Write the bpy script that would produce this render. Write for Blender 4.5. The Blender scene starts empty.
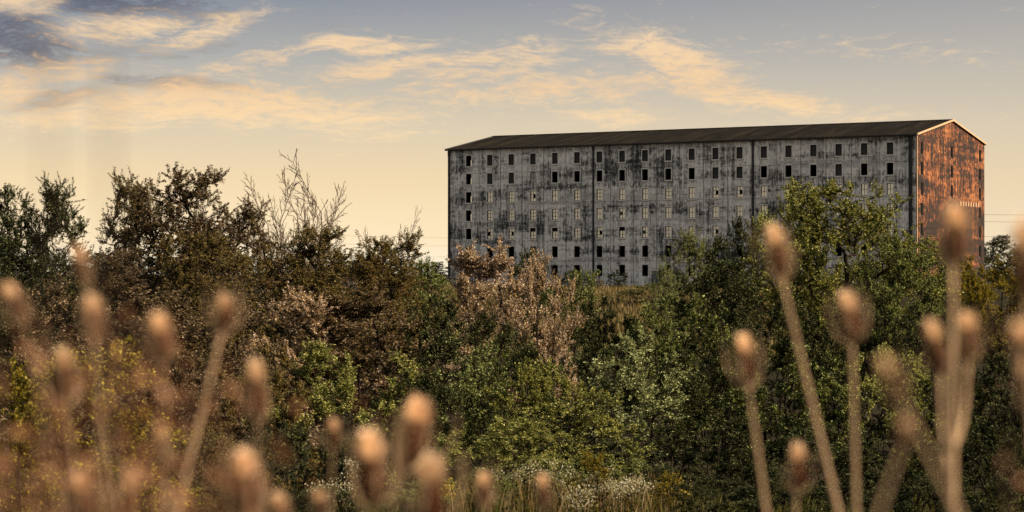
import bpy, math, random
import numpy as np
from mathutils import Vector, Matrix

S = bpy.context.scene
COL = S.collection
F = 2271.0            # focal length of the photograph in pixels
HZ = 274.0            # horizon row
CAMZ = 1.7

# ------------------------------------------------------------------ camera
cam = bpy.data.cameras.new('camera')
camo = bpy.data.objects.new('camera', cam)
COL.objects.link(camo)
S.camera = camo
camo.location = (0, 0, CAMZ)
camo.rotation_euler = (math.radians(90), 0, 0)
cam.sensor_width = 36.0
cam.lens = F * 36.0 / 1024.0
cam.shift_y = (HZ - 256.0) / 1024.0
cam.clip_start = 0.05
cam.clip_end = 8000
cam.dof.use_dof = True
cam.dof.focus_distance = 120.0
cam.dof.aperture_fstop = 4.8
S.render.resolution_x = 1024
S.render.resolution_y = 512

# ------------------------------------------------------------------ sun and sky
SUN_AZ = math.radians(103.0)      # clockwise from +Y (view direction)
SUN_EL = math.radians(36.0)
sund = Vector((math.sin(SUN_AZ) * math.cos(SUN_EL), math.cos(SUN_AZ) * math.cos(SUN_EL), math.sin(SUN_EL)))
sl = bpy.data.lights.new('sun', 'SUN')
sl.energy = 5.0
sl.angle = math.radians(0.5)
sl.color = (1.0, 0.82, 0.60)
so = bpy.data.objects.new('sun', sl)
COL.objects.link(so)
so.rotation_euler = (-sund).to_track_quat('-Z', 'Y').to_euler()
so.location = (200, -100, 120)

S.view_settings.view_transform = 'Standard'
S.view_settings.look = 'None'
S.view_settings.exposure = 1.2
S.view_settings.gamma = 1.0
S.view_settings.use_curve_mapping = False


class NT:
    """small helper to write node trees"""
    def __init__(s, nt):
        s.nt = nt

    def n(s, typ, **kw):
        d = s.nt.nodes.new(typ)
        for k, v in kw.items():
            setattr(d, k, v)
        return d

    def put(s, sock, v):
        if isinstance(v, bpy.types.NodeSocket):
            s.nt.links.new(v, sock)
        elif v is not None:
            sock.default_value = v

    def m(s, op, a, b=None, c=None, clamp=False):
        d = s.n('ShaderNodeMath', operation=op, use_clamp=clamp)
        s.put(d.inputs[0], a)
        if b is not None: s.put(d.inputs[1], b)
        if c is not None: s.put(d.inputs[2], c)
        return d.outputs[0]

    def smooth(s, x, a, b):
        d = s.n('ShaderNodeMapRange', interpolation_type='SMOOTHSTEP')
        s.put(d.inputs[0], x); d.inputs[1].default_value = a; d.inputs[2].default_value = b
        return d.outputs[0]

    def noise(s, vec, scale, detail=4, rough=.55, dist=0.0, out=0):
        d = s.n('ShaderNodeTexNoise')
        s.put(d.inputs['Vector'], vec)
        d.inputs['Scale'].default_value = scale; d.inputs['Detail'].default_value = detail
        d.inputs['Roughness'].default_value = rough; d.inputs['Distortion'].default_value = dist
        return d.outputs[out]

    def mix(s, fac, a, b, blend='MIX'):
        d = s.n('ShaderNodeMix', data_type='RGBA', blend_type=blend)
        s.put(d.inputs[0], fac); s.put(d.inputs[6], a); s.put(d.inputs[7], b)
        return d.outputs[2]

    def ramp(s, fac, stops, interp='LINEAR'):
        d = s.n('ShaderNodeValToRGB')
        s.put(d.inputs[0], fac)
        cr = d.color_ramp; cr.interpolation = interp
        while len(cr.elements) < len(stops): cr.elements.new(0.5)
        for e, (p, c) in zip(cr.elements, stops):
            e.position = p; e.color = (c[0], c[1], c[2], 1)
        return d.outputs[0]

    def comb(s, x, y, z=0.0):
        d = s.n('ShaderNodeCombineXYZ')
        s.put(d.inputs[0], x); s.put(d.inputs[1], y); s.put(d.inputs[2], z)
        return d.outputs[0]

    def mapping(s, vec, scale=(1, 1, 1), loc=(0, 0, 0), rot=(0, 0, 0)):
        d = s.n('ShaderNodeMapping')
        s.put(d.inputs[0], vec)
        d.inputs[1].default_value = loc; d.inputs[2].default_value = rot; d.inputs[3].default_value = scale
        return d.outputs[0]


def lin(r, g, b):
    f = lambda c: (c / 255.0 / 12.92) if c / 255.0 <= .04045 else ((c / 255.0 + .055) / 1.055) ** 2.4
    return (f(r), f(g), f(b), 1)


world = bpy.data.worlds.new('World')
S.world = world
world.use_nodes = True
world.node_tree.nodes.clear()
w = NT(world.node_tree)
tc = w.n('ShaderNodeTexCoord')
sep = w.n('ShaderNodeSeparateXYZ')
w.put(sep.inputs[0], tc.outputs['Generated'])
DEG = 57.2958
az = w.m('MULTIPLY', w.m('ARCTAN2', sep.outputs[0], sep.outputs[1]), DEG)
el = w.m('MULTIPLY', w.m('ARCSINE', sep.outputs[2]), DEG)
sky = w.n('ShaderNodeTexSky', sky_type='NISHITA')
sky.sun_disc = False
sky.sun_elevation = SUN_EL
sky.sun_rotation = SUN_AZ
sky.dust_density = 4.0
sky.air_density = 1.5
# evening sky: warm horizon, slate blue above, unseen zenith brightened to fill the wall
elf = w.m('DIVIDE', el, 40.0, clamp=True)
grad = w.ramp(elf, [(0.0, lin(255, 243, 216)), (.022, lin(255, 231, 190)), (.06, lin(240, 214, 172)), (.095, lin(214, 199, 174)),
                    (.135, lin(170, 169, 167)), (.185, lin(110, 122, 144)), (.24, lin(104, 118, 144)), (.45, lin(146, 147, 150)), (1.0, lin(150, 152, 158))])
base = w.mix(.10, grad, w.mix(1.0, sky.outputs[0], (.10, .10, .10, 1), 'MULTIPLY'))
# toward the sun the sky stays paler and warmer
warm = w.smooth(az, -14.0, 22.0)
base = w.mix(w.m('MULTIPLY', warm, .38), base, lin(196, 184, 166))
# thin high cloud: strokes placed by direction, torn up by stretched noise
cv = w.comb(az, el)
warp = w.noise(w.mapping(cv, (.25, .5, 1)), 1.0, 3, .6, out=1)
wv = w.n('ShaderNodeVectorMath', operation='MULTIPLY_ADD')
w.put(wv.inputs[0], warp); wv.inputs[1].default_value = (2.2, .9, 0); w.put(wv.inputs[2], cv)
wsep = w.n('ShaderNodeSeparateXYZ'); w.put(wsep.inputs[0], wv.outputs[0])
waz = w.m('SUBTRACT', wsep.outputs[0], 1.1); wel = w.m('SUBTRACT', wsep.outputs[1], .45)


def strokes(lst):
    tot = None
    for (px, py, hl, hw, ang, st) in lst:
        a0 = math.degrees(math.atan((px - 512) / F)); e0 = math.degrees(math.atan((HZ - py) / F))
        k = math.degrees(1 / F)
        a = math.radians(-ang)
        dx = w.m('SUBTRACT', waz, a0); dy = w.m('SUBTRACT', wel, e0)
        hl, hw = hl * 1.15, hw * 1.35
        u = w.m('MULTIPLY_ADD', dx, math.cos(a) / (hl * k), w.m('MULTIPLY', dy, math.sin(a) / (hl * k)))
        v = w.m('MULTIPLY_ADD', dx, -math.sin(a) / (hw * k), w.m('MULTIPLY', dy, math.cos(a) / (hw * k)))
        q = w.m('MULTIPLY_ADD', u, u, w.m('MULTIPLY', v, v))
        g = w.m('DIVIDE', st, w.m('MULTIPLY_ADD', q, q, 1.0))
        tot = g if tot is None else w.m('MAXIMUM', tot, g)
    return tot


bright = strokes([(10, 8, 40, 13, 5, .9), (120, 28, 65, 11, -9, .85), (205, 30, 60, 9, -16, .8), (55, 72, 65, 11, -6, .7), (5, 92, 45, 16, 0, .8),
                  (215, 104, 130, 16, 1, 1.0), (90, 118, 90, 14, 0, .85), (315, 112, 90, 14, 6, .85), (345, 132, 60, 8, 4, .6), (362, 44, 60, 8, -2, .95),
                  (392, 65, 60, 9, -9, .9), (495, 58, 75, 13, -6, .75), (540, 88, 60, 12, -12, .75), (535, 41, 40, 7, 2, .6), (455, 104, 40, 8, -10, .6),
                  (672, 52, 65, 13, 14, 1.0), (705, 78, 60, 15, 20, .95), (775, 100, 70, 9, 9, .85), (612, 116, 50, 9, 0, .75), (860, 116, 90, 6, 3, .5), (470, 78, 90, 12, -14, .62), (250, 62, 80, 8, -12, .6), (620, 82, 70, 14, -8, .6), (130, 92, 120, 10, -6, .7), (920, 60, 120, 10, 8, .35)])
dark = strokes([(15, 45, 70, 24, 8, 1.0), (110, 6, 110, 12, 0, .95), (150, 50, 90, 10, -6, .6), (60, 98, 60, 9, -10, .8), (175, 84, 80, 7, 6, .85), (215, 12, 60, 9, 8, .6), (300, 28, 60, 7, 0, .4)])
fib = w.noise(w.mapping(w.comb(waz, wel), (.9, 4.6, 1), rot=(0, 0, .13)), 1.0, 9, .70, .6)
fib2 = w.noise(w.mapping(w.comb(waz, wel), (2.6, 8.0, 1), (3, 7, 1), rot=(0, 0, .35)), 1.0, 7, .66, .4)
fm = w.m('MULTIPLY_ADD', fib2, .45, w.m('MULTIPLY', fib, .75))
scatter = w.m('MULTIPLY', w.smooth(w.noise(w.mapping(cv, (.06, .16, 1), (5, 2, 0)), 1.0, 3, .5), .5, .75), .45)
bm_ = w.m('MAXIMUM', bright, w.m('MULTIPLY', scatter, w.smooth(el, 7.5, 16.0)))
ca = w.smooth(w.m('MULTIPLY_ADD', w.m('SUBTRACT', fm, .60), 3.5, w.m('MULTIPLY_ADD', bm_, 1.3, -.30)), -.05, 1.3)
da = w.smooth(w.m('MULTIPLY_ADD', w.m('SUBTRACT', fm, .60), 2.4, w.m('MULTIPLY_ADD', dark, 1.15, -.42)), .0, 1.0)
ccol = w.ramp(w.m('DIVIDE', el, 9.0, clamp=True), [(0, lin(250, 224, 178)), (.4, lin(244, 212, 166)), (.52, lin(236, 198, 152)), (.65, lin(238, 205, 162)), (1, lin(222, 200, 172))])
sk = w.mix(w.m('MULTIPLY', da, .85), base, lin(80, 84, 102))
sk = w.mix(w.m('MULTIPLY', ca, .88), sk, ccol)
# below the horizon the same warm haze, darker
sk = w.mix(w.smooth(el, -0.4, -6.0), sk, lin(110, 100, 84))
S.cycles.max_bounces = 5
S.cycles.diffuse_bounces = 2
S.cycles.glossy_bounces = 2
S.cycles.transmission_bounces = 2
bgs = w.mix(1.0, sk, (10, 10, 10, 1), 'MULTIPLY')
bg = w.n('ShaderNodeBackground'); w.put(bg.inputs[0], bgs); bg.inputs[1].default_value = 0.05
wo = w.n('ShaderNodeOutputWorld'); w.put(wo.inputs[0], bg.outputs[0])
for lk in list(world.node_tree.links):
    pass

# ------------------------------------------------------------------ helpers
def tag(o, label=None, cat=None, group=None, kind=None):
    if label: o['label'] = label
    if cat: o['category'] = cat
    if group: o['group'] = group
    if kind: o['kind'] = kind
    return o


def empty(name, loc=(0, 0, 0), rz=0.0, scale=(1, 1, 1)):
    o = bpy.data.objects.new(name, None)
    o.empty_display_size = .3
    COL.objects.link(o)
    o.location = loc; o.rotation_euler = (0, 0, rz); o.scale = scale
    return o


def link(name, me, parent=None, loc=(0, 0, 0), mat=None):
    o = bpy.data.objects.new(name, me)
    COL.objects.link(o)
    o.parent = parent
    o.location = loc
    if mat is not None:
        if len(me.materials) == 0: me.materials.append(mat)
        if me.materials[0] != mat:
            o.material_slots[0].link = 'OBJECT'; o.material_slots[0].material = mat
    return o


class MB:
    def __init__(s): s.v = []; s.f = []

    def box(s, x0, x1, y0, y1, z0, z1):
        b = len(s.v)
        s.v += [(x0, y0, z0), (x1, y0, z0), (x1, y1, z0), (x0, y1, z0), (x0, y0, z1), (x1, y0, z1), (x1, y1, z1), (x0, y1, z1)]
        s.f += [tuple(b + i for i in q) for q in ((0, 3, 2, 1), (4, 5, 6, 7), (0, 1, 5, 4), (1, 2, 6, 5), (2, 3, 7, 6), (3, 0, 4, 7))]
        return s

    def prism(s, poly, y0, y1):
        """polygon of (x,z) extruded along y"""
        b = len(s.v); n = len(poly)
        s.v += [(x, y0, z) for x, z in poly] + [(x, y1, z) for x, z in poly]
        s.f += [tuple(b + i for i in range(n)), tuple(b + n + i for i in reversed(range(n)))]
        s.f += [(b + i, b + n + i, b + n + (i + 1) % n, b + (i + 1) % n) for i in range(n)]
        return s

    def tube(s, pts, rad, sides=5, cap=True):
        b = len(s.v); n = len(pts)
        P = [Vector(p) for p in pts]
        up = Vector((.31, .17, .93)).normalized()
        for i in range(n):
            t = (P[min(i + 1, n - 1)] - P[max(i - 1, 0)])
            t = t.normalized() if t.length > 1e-9 else Vector((0, 0, 1))
            a = t.cross(up)
            if a.length < .2: a = t.cross(Vector((1, 0, 0)))
            a.normalize(); c = t.cross(a)
            r = rad[i] if hasattr(rad, '__len__') else rad
            for k in range(sides):
                th = 6.28318 * k / sides
                q = P[i] + a * (r * math.cos(th)) + c * (r * math.sin(th))
                s.v.append((q.x, q.y, q.z))
        for i in range(n - 1):
            for k in range(sides):
                k2 = (k + 1) % sides
                s.f.append((b + i * sides + k, b + i * sides + k2, b + (i + 1) * sides + k2, b + (i + 1) * sides + k))
        if cap and sides > 2:
            s.f.append(tuple(b + k for k in reversed(range(sides))))
            s.f.append(tuple(b + (n - 1) * sides + k for k in range(sides)))
        return s

    def lathe(s, prof, sides=12):
        """prof: list of (r,z)"""
        b = len(s.v)
        for r, z in prof:
            for k in range(sides):
                a = 6.28318 * k / sides
                s.v.append((r * math.cos(a), r * math.sin(a), z))
        for i in range(len(prof) - 1):
            for k in range(sides):
                k2 = (k + 1) % sides
                s.f.append((b + i * sides + k, b + i * sides + k2, b + (i + 1) * sides + k2, b + (i + 1) * sides + k))
        return s

    def mesh(s, name, mat=None, smooth=False):
        me = bpy.data.meshes.new(name)
        me.from_pydata(s.v, [], s.f)
        if mat: me.materials.append(mat)
        if smooth: me.polygons.foreach_set('use_smooth', [True] * len(me.polygons))
        me.update()
        return me


def quads_mesh(name, V, mat):
    """V: (n,4,3) float array of quads"""
    n = len(V)
    me = bpy.data.meshes.new(name)
    me.vertices.add(n * 4); me.loops.add(n * 4); me.polygons.add(n)
    me.vertices.foreach_set('co', V.reshape(-1).astype(np.float32))
    me.loops.foreach_set('vertex_index', np.arange(n * 4, dtype=np.int32))
    me.polygons.foreach_set('loop_start', np.arange(0, n * 4, 4, dtype=np.int32))
    me.polygons.foreach_set('loop_total', np.full(n, 4, dtype=np.int32))
    me.materials.append(mat)
    me.update(calc_edges=True)
    return me


# ------------------------------------------------------------------ materials
def newmat(name):
    m = bpy.data.materials.new(name)
    m.use_nodes = True
    m.node_tree.nodes.clear()
    t = NT(m.node_tree)
    out = t.n('ShaderNodeOutputMaterial')
    return m, t, out


def principled(t, out, col, rough=.8, metal=0.0, normal=None, spec=.3):
    p = t.n('ShaderNodeBsdfPrincipled')
    t.put(p.inputs['Base Color'], col); t.put(p.inputs['Roughness'], rough); t.put(p.inputs['Metallic'], metal)
    p.inputs['Specular IOR Level'].default_value = spec
    if normal is not None: t.put(p.inputs['Normal'], normal)
    t.put(out.inputs[0], p.outputs[0])
    return p


def simple(name, c, rough=.8, metal=0.0, var=.3, scale=6.0, spec=.3):
    m, t, out = newmat(name)
    co = t.n('ShaderNodeTexCoord').outputs['Object']
    n = t.noise(co, scale, 5, .6)
    a = tuple(x * (1 - var) for x in c[:3]) + (1,); b = tuple(x * (1 + var) for x in c[:3]) + (1,)
    principled(t, out, t.mix(n, a, b), rough, metal, spec=spec)
    return m


def leaf_mat(name, cols, trans=.22, rough=.5, dead=None, tint=(1.5, 1.3, .6, 1)):
    """cols: dark -> light leaf colours, one picked per leaf"""
    m, t, out = newmat(name)
    g = t.n('ShaderNodeNewGeometry')
    r = g.outputs['Random Per Island']
    k = len(cols) - 1
    c = t.ramp(r, [((i / k) ** .72, x) for i, x in enumerate(cols)])  # mostly dark, few light: foliage colours carry shade and sunlit flecks
    big = t.noise(t.n('ShaderNodeTexCoord').outputs['Object'], .9, 3, .6)
    oi = t.n('ShaderNodeObjectInfo').outputs['Random']
    v = t.m('MULTIPLY_ADD', big, .9, t.m('MULTIPLY_ADD', oi, .25, .45))
    c = t.mix(1.0, c, t.comb(v, v, v), 'MULTIPLY')
    if dead is not None:
        c = t.mix(t.m('MULTIPLY', t.smooth(big, .54, .70), .8), c, dead)
    p = t.n('ShaderNodeBsdfPrincipled')
    t.put(p.inputs['Base Color'], c); p.inputs['Roughness'].default_value = rough
    p.inputs['Specular IOR Level'].default_value = .04
    tr = t.n('ShaderNodeBsdfTranslucent')
    t.put(tr.inputs[0], t.mix(1.0, c, tint, 'MULTIPLY'))
    mx = t.n('ShaderNodeMixShader'); mx.inputs[0].default_value = trans
    t.put(mx.inputs[1], p.outputs[0]); t.put(mx.inputs[2], tr.outputs[0])
    t.put(out.inputs[0], mx.outputs[0])
    return m


M = {}
M['bark'] = simple('bark', (.024, .019, .014), .95, var=.5, scale=9, spec=.03)
M['bark_grey'] = simple('bark_grey', (.13, .10, .075), .9, var=.4, scale=9)
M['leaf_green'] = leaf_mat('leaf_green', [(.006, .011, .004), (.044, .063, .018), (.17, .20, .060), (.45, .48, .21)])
M['leaf_dark'] = leaf_mat('leaf_dark', [(.003, .005, .002), (.008, .013, .005), (.032, .042, .016), (.24, .25, .11)])  # dark foliage; shade of the gaps between shrubs is put in too
M['leaf_pale'] = leaf_mat('leaf_pale', [(.022, .030, .011), (.11, .130, .050), (.27, .30, .135), (.46, .48, .26)])
M['leaf_lime'] = leaf_mat('leaf_lime', [(.012, .018, .005), (.10, .115, .030), (.30, .31, .085), (.56, .54, .21)])  # yellow-green foliage; on shrubs its lightness also paints sunlit tops
M['leaf_olive'] = leaf_mat('leaf_olive', [(.016, .014, .006), (.070, .060, .024), (.165, .132, .054), (.30, .23, .11)], dead=(.17, .112, .062, 1), trans=.35)
M['leaf_brown'] = leaf_mat('leaf_brown', [(.016, .012, .007), (.070, .050, .028), (.165, .118, .070), (.30, .225, .145)], dead=(.075, .068, .024, 1))
M['leaf_pink'] = leaf_mat('leaf_pink', [(.07, .052, .036), (.25, .185, .135), (.50, .385, .30), (.70, .58, .47)], trans=.3)
M['leaf_yellow'] = leaf_mat('leaf_yellow', [(.03, .028, .008), (.10, .09, .016), (.23, .19, .03), (.40, .32, .07)], trans=.4)
M['petal_white'] = leaf_mat('petal_white', [(.22, .21, .14), (.32, .30, .22), (.42, .39, .31)], trans=.3)
M['petal_gold'] = leaf_mat('petal_gold', [(.22, .16, .03), (.34, .25, .05), (.40, .32, .09)], trans=.3)
M['dry_grass'] = leaf_mat('dry_grass', [(.06, .05, .022), (.11, .085, .04), (.17, .13, .065), (.23, .18, .10)], trans=.3)
M['green_grass'] = leaf_mat('green_grass', [(.022, .030, .010), (.045, .052, .016), (.075, .075, .026), (.13, .11, .05)], trans=.3)
M['teasel_core'] = simple('teasel_core', (.034, .010, .005), .95, var=.4, scale=120, spec=.03)
M['teasel_spine'] = leaf_mat('teasel_spine', [(.72, .49, .33), (.92, .69, .48), (.97, .80, .60)], trans=.35, tint=(1.1, 1.0, .8, 1))
M['teasel_stem'] = simple('teasel_stem', (.34, .225, .13), .8, var=.25, scale=60)
M['weed_brown'] = leaf_mat('weed_brown', [(.17, .08, .045), (.34, .17, .095), (.52, .29, .175)], trans=.35, tint=(1.2, 1.0, .8, 1))
M['stalk_dark'] = simple('stalk_dark', (.035, .025, .018), .9, var=.3, scale=40, spec=.05)
M['weed_stem'] = simple('weed_stem', (.20, .12, .07), .85, var=.3, scale=40)

# ground
m, t, out = newmat('ground_soil')
co = t.n('ShaderNodeTexCoord').outputs['Object']
n1 = t.noise(co, .12, 6, .6); n2 = t.noise(co, 2.5, 6, .65)
c = t.ramp(t.m('MULTIPLY_ADD', n2, .5, t.m('MULTIPLY', n1, .6)), [(.3, (.007, .008, .004)), (.5, (.014, .013, .007)), (.65, (.028, .022, .013)), (.8, (.05, .04, .024))])
b = t.n('ShaderNodeBump'); b.inputs[0].default_value = .6; b.inputs[1].default_value = .2; t.put(b.inputs[2], n2)
principled(t, out, c, .95, normal=b.outputs[0], spec=.03)
M['ground'] = m


L = 73.2


def wall_mat(name, rust):
    """stained sheet cladding: floor-level grime bands, vertical runs, blotches"""
    m, t, out = newmat(name)
    # panels keep their mesh in the coordinates of the warehouse, so the stains run on across the seams
    co = t.n('ShaderNodeTexCoord').outputs['Object']
    oi = t.n('ShaderNodeObjectInfo').outputs['Random']
    sp = t.n('ShaderNodeSeparateXYZ'); t.put(sp.inputs[0], co)
    along = t.m('ADD', sp.outputs[0], sp.outputs[1]); z = sp.outputs[2]
    v2 = t.comb(along, z)
    streak = t.noise(t.mapping(v2, (1.9, .07, 1)), 1.0, 6, .68)           # vertical runs
    streak2 = t.noise(t.mapping(v2, (.55, .10, 1), (9, 3, 0)), 1.0, 5, .6)
    blot = t.noise(t.mapping(v2, (.16, .30, 1), (4, 1, 0)), 1.0, 8, .66, .6)
    band = t.noise(t.mapping(v2, (.045, .52, 1), (2, 6, 0)), 1.0, 6, .62, .5)
    fine = t.noise(t.mapping(v2, (2.6, 1.6, 1)), 1.0, 6, .75)
    if not rust:
        drip = t.noise(t.mapping(v2, (4.2, .22, 1), (1, 8, 0)), 1.0, 5, .7)
        x = t.m('MULTIPLY_ADD', streak, .60, t.m('MULTIPLY_ADD', streak2, .40, t.m('MULTIPLY_ADD', blot, .70, t.m('MULTIPLY_ADD', band, .85, t.m('MULTIPLY_ADD', drip, .50, t.m('MULTIPLY', fine, .88))))))
        x = t.m('MULTIPLY_ADD', t.m('SUBTRACT', x, 1.51 + .44), 1.55, .43)
        hi = t.smooth(z, 5.0, 19.0)
        x = t.m('ADD', x, t.m('MULTIPLY_ADD', oi, .07, t.m('MULTIPLY', hi, .03)))
        c = t.ramp(x, [(.14, (.03, .029, .029)), (.29, (.115, .110, .105)), (.41, (.32, .305, .28)), (.53, (.58, .555, .51)), (.72, (.84, .80, .73))])
        # pale lime runs below every sill, soot washed down from the eaves
        dcol = t.m('MULTIPLY', t.m('ABSOLUTE', t.m('SUBTRACT', t.m('FRACT', t.m('ADD', t.m('DIVIDE', along, L / 20.0), .5)), .5)), L / 20.0)
        frow = t.m('FRACT', t.m('DIVIDE', t.m('SUBTRACT', z, 17.75), 2.70))
        run = t.m('MULTIPLY', t.smooth(dcol, .75, .25), t.smooth(frow, .35, .98))
        run = t.m('MULTIPLY', run, t.smooth(drip, .38, .62))
        c = t.mix(t.m('MULTIPLY', run, .7), c, (.74, .70, .62, 1))
        soot = t.m('MULTIPLY', t.smooth(z, 18.6, 20.4), t.smooth(drip, .40, .60))
        c = t.mix(t.m('MULTIPLY', soot, .6), c, (.06, .058, .056, 1))
        # whitish runs low on the wall
        runs = t.m('MULTIPLY', t.smooth(streak, .56, .70), t.smooth(z, 13.0, 3.0))
        c = t.mix(t.m('MULTIPLY', runs, .7), c, (.80, .77, .71, 1))
        dk = t.m('MULTIPLY', t.smooth(band, .54, .66), t.smooth(fine, .35, .6))
        c = t.mix(t.m('MULTIPLY', dk, .65), c, (.05, .05, .052, 1))
    else:
        drip = t.noise(t.mapping(v2, (2.4, .30, 1), (1, 8, 0)), 1.0, 5, .7)
        x = t.m('MULTIPLY_ADD', streak, .45, t.m('MULTIPLY_ADD', streak2, .30, t.m('MULTIPLY_ADD', blot, .50, t.m('MULTIPLY_ADD', band, .60, t.m('MULTIPLY_ADD', drip, .75, t.m('MULTIPLY', fine, 1.1))))))
        x = t.m('SUBTRACT', x, .68)
        x = t.m('ADD', t.m('SUBTRACT', x, .86), t.m('MULTIPLY', oi, .06))
        x = t.m('ADD', t.m('MULTIPLY_ADD', t.m('SUBTRACT', x, .36), 1.7, .335), t.m('MULTIPLY', t.smooth(z, 3.0, 17.0), .13))
        c = t.ramp(x, [(.28, (.012, .008, .007)), (.40, (.04, .016, .010)), (.50, (.10, .032, .012)), (.60, (.20, .068, .022)), (.82, (.30, .125, .048))])
    cor = t.m('SINE', t.m('MULTIPLY', along, 2 * math.pi / .20))
    b = t.n('ShaderNodeBump'); b.inputs[0].default_value = .5; b.inputs[1].default_value = .03
    t.put(b.inputs[2], t.m('MULTIPLY_ADD', cor, .35, fine))
    principled(t, out, c, .75, normal=b.outputs[0], spec=.25)
    return m


M['wall_grey'] = wall_mat('wall_grey', False)
M['wall_rust'] = wall_mat('wall_rust', True)
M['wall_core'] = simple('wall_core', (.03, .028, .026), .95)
m, t, out = newmat('roof_tar')
co = t.n('ShaderNodeTexCoord').outputs['Object']
wn = t.n('ShaderNodeTexWhiteNoise', noise_dimensions='1D'); sp = t.n('ShaderNodeSeparateXYZ'); t.put(sp.inputs[0], co)
t.put(wn.inputs['W'], t.m('FLOOR', t.m('DIVIDE', sp.outputs[0], 1.21)))
n = t.m('MULTIPLY_ADD', wn.outputs[0], .16, t.m('SUBTRACT', t.noise(t.mapping(co, (.9, .12, .12)), 1.0, 6, .65), .06))
principled(t, out, t.ramp(n, [(.3, (.005, .0047, .0045)), (.55, (.010, .0092, .0082)), (.75, (.020, .016, .012))]), .95, spec=.03)
M['roof'] = m
M['trim_cream'] = simple('trim_cream', (.40, .27, .16), .6, var=.3, scale=1.5)
M['trim_dark'] = simple('trim_dark', (.028, .027, .028), .7, var=.4, scale=1.0)
M['shutter'] = simple('shutter', (.05, .046, .042), .8, var=.5, scale=2.5)
M['glazing'] = simple('glazing', (.80, .74, .62), .22, metal=.38, var=.25, scale=1.6, spec=.8)  # pale beige base paints in part of the sky's reflection
M['frame_pale'] = simple('frame_pale', (.16, .15, .135), .8, var=.4, scale=2.0)
M['frame_dark'] = simple('frame_dark', (.05, .046, .04), .8, var=.4, scale=2.0)
M['sill'] = simple('sill', (.42, .40, .36), .8, var=.35, scale=2.0)
M['surround'] = simple('surround', (.72, .68, .60), .85, var=.3, scale=2.2)
M['door_blue'] = simple('door_blue', (.15, .17, .20), .6, var=.35, scale=1.5)
M['concrete'] = simple('concrete', (.20, .185, .16), .9, var=.4, scale=.8)
M['pole_wood'] = simple('pole_wood', (.09, .07, .05), .9, var=.3, scale=3)
M['wire'] = simple('wire', (.05, .045, .04), .7, var=.1)
M['insulator'] = simple('insulator', (.3, .28, .25), .3, var=.1)

# ------------------------------------------------------------------ ground
GY = [-60, 0, 10, 20, 40, 60, 100, 150, 200, 260, 288, 330, 420, 6000]
GZ = [-1.7, -1.72, -2.3, -3.2, -4.7, -5.5, -6.0, -5.5, -4.4, -2.75, -1.95, -1.85, -1.8, -1.8]


def zg(x, y):
    z = float(np.interp(y, GY, GZ)) + CAMZ
    k = min(1.0, max(0.0, (y - 12) / 30.0)) * min(1.0, max(0.1, (300 - y) / 60.0))
    return z + k * (.28 * math.sin(x * .13 + y * .05) + .18 * math.sin(x * .31 - y * .17 + 1.3))


ys = [-60, -30, -10, -4] + list(np.arange(0, 90, 2.0)) + list(np.arange(90, 340, 5.0)) + [350, 370, 400, 450, 520, 620, 800, 1100, 1600, 2400, 3600, 5500]
xs = sorted(set([-5000, -2500, -1200, -600, -300, -200] + list(np.arange(-140, 141, 4.0)) + [200, 300, 600, 1200, 2500, 5000]))
g = MB()
for y in ys:
    for x in xs:
        g.v.append((x, y, zg(x, y)))
nx = len(xs)
for j in range(len(ys) - 1):
    for i in range(nx - 1):
        a = j * nx + i
        g.f.append((a, a + 1, a + nx + 1, a + nx))
ground = link('ground', g.mesh('ground', M['ground'], True))
tag(ground, kind='structure')


def px_x(px, d): return (px - 512.0) / F * d
def px_z(py, d): return CAMZ + (HZ - py) / F * d


# ------------------------------------------------------------------ warehouse
TH = .5361
L, W, H, R = 73.2, 26.9, 20.35, 2.57
BX, BY = 53.42 - math.cos(TH) * L, 300 + math.sin(TH) * L
BZ = CAMZ - 1.87
wh = empty('warehouse', (BX, BY, BZ), -TH)
tag(wh, 'long seven-storey derelict grey warehouse with rust-red gable end and dark roof', 'warehouse')
PITCH = L / 20.0
ROWZ = [18.57 - 2.70 * r for r in range(7)]
WW, WHT = .94, 1.60
SEAM = [0.0, 3.75, 8.0, 12.25, 16.75, H]


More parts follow.
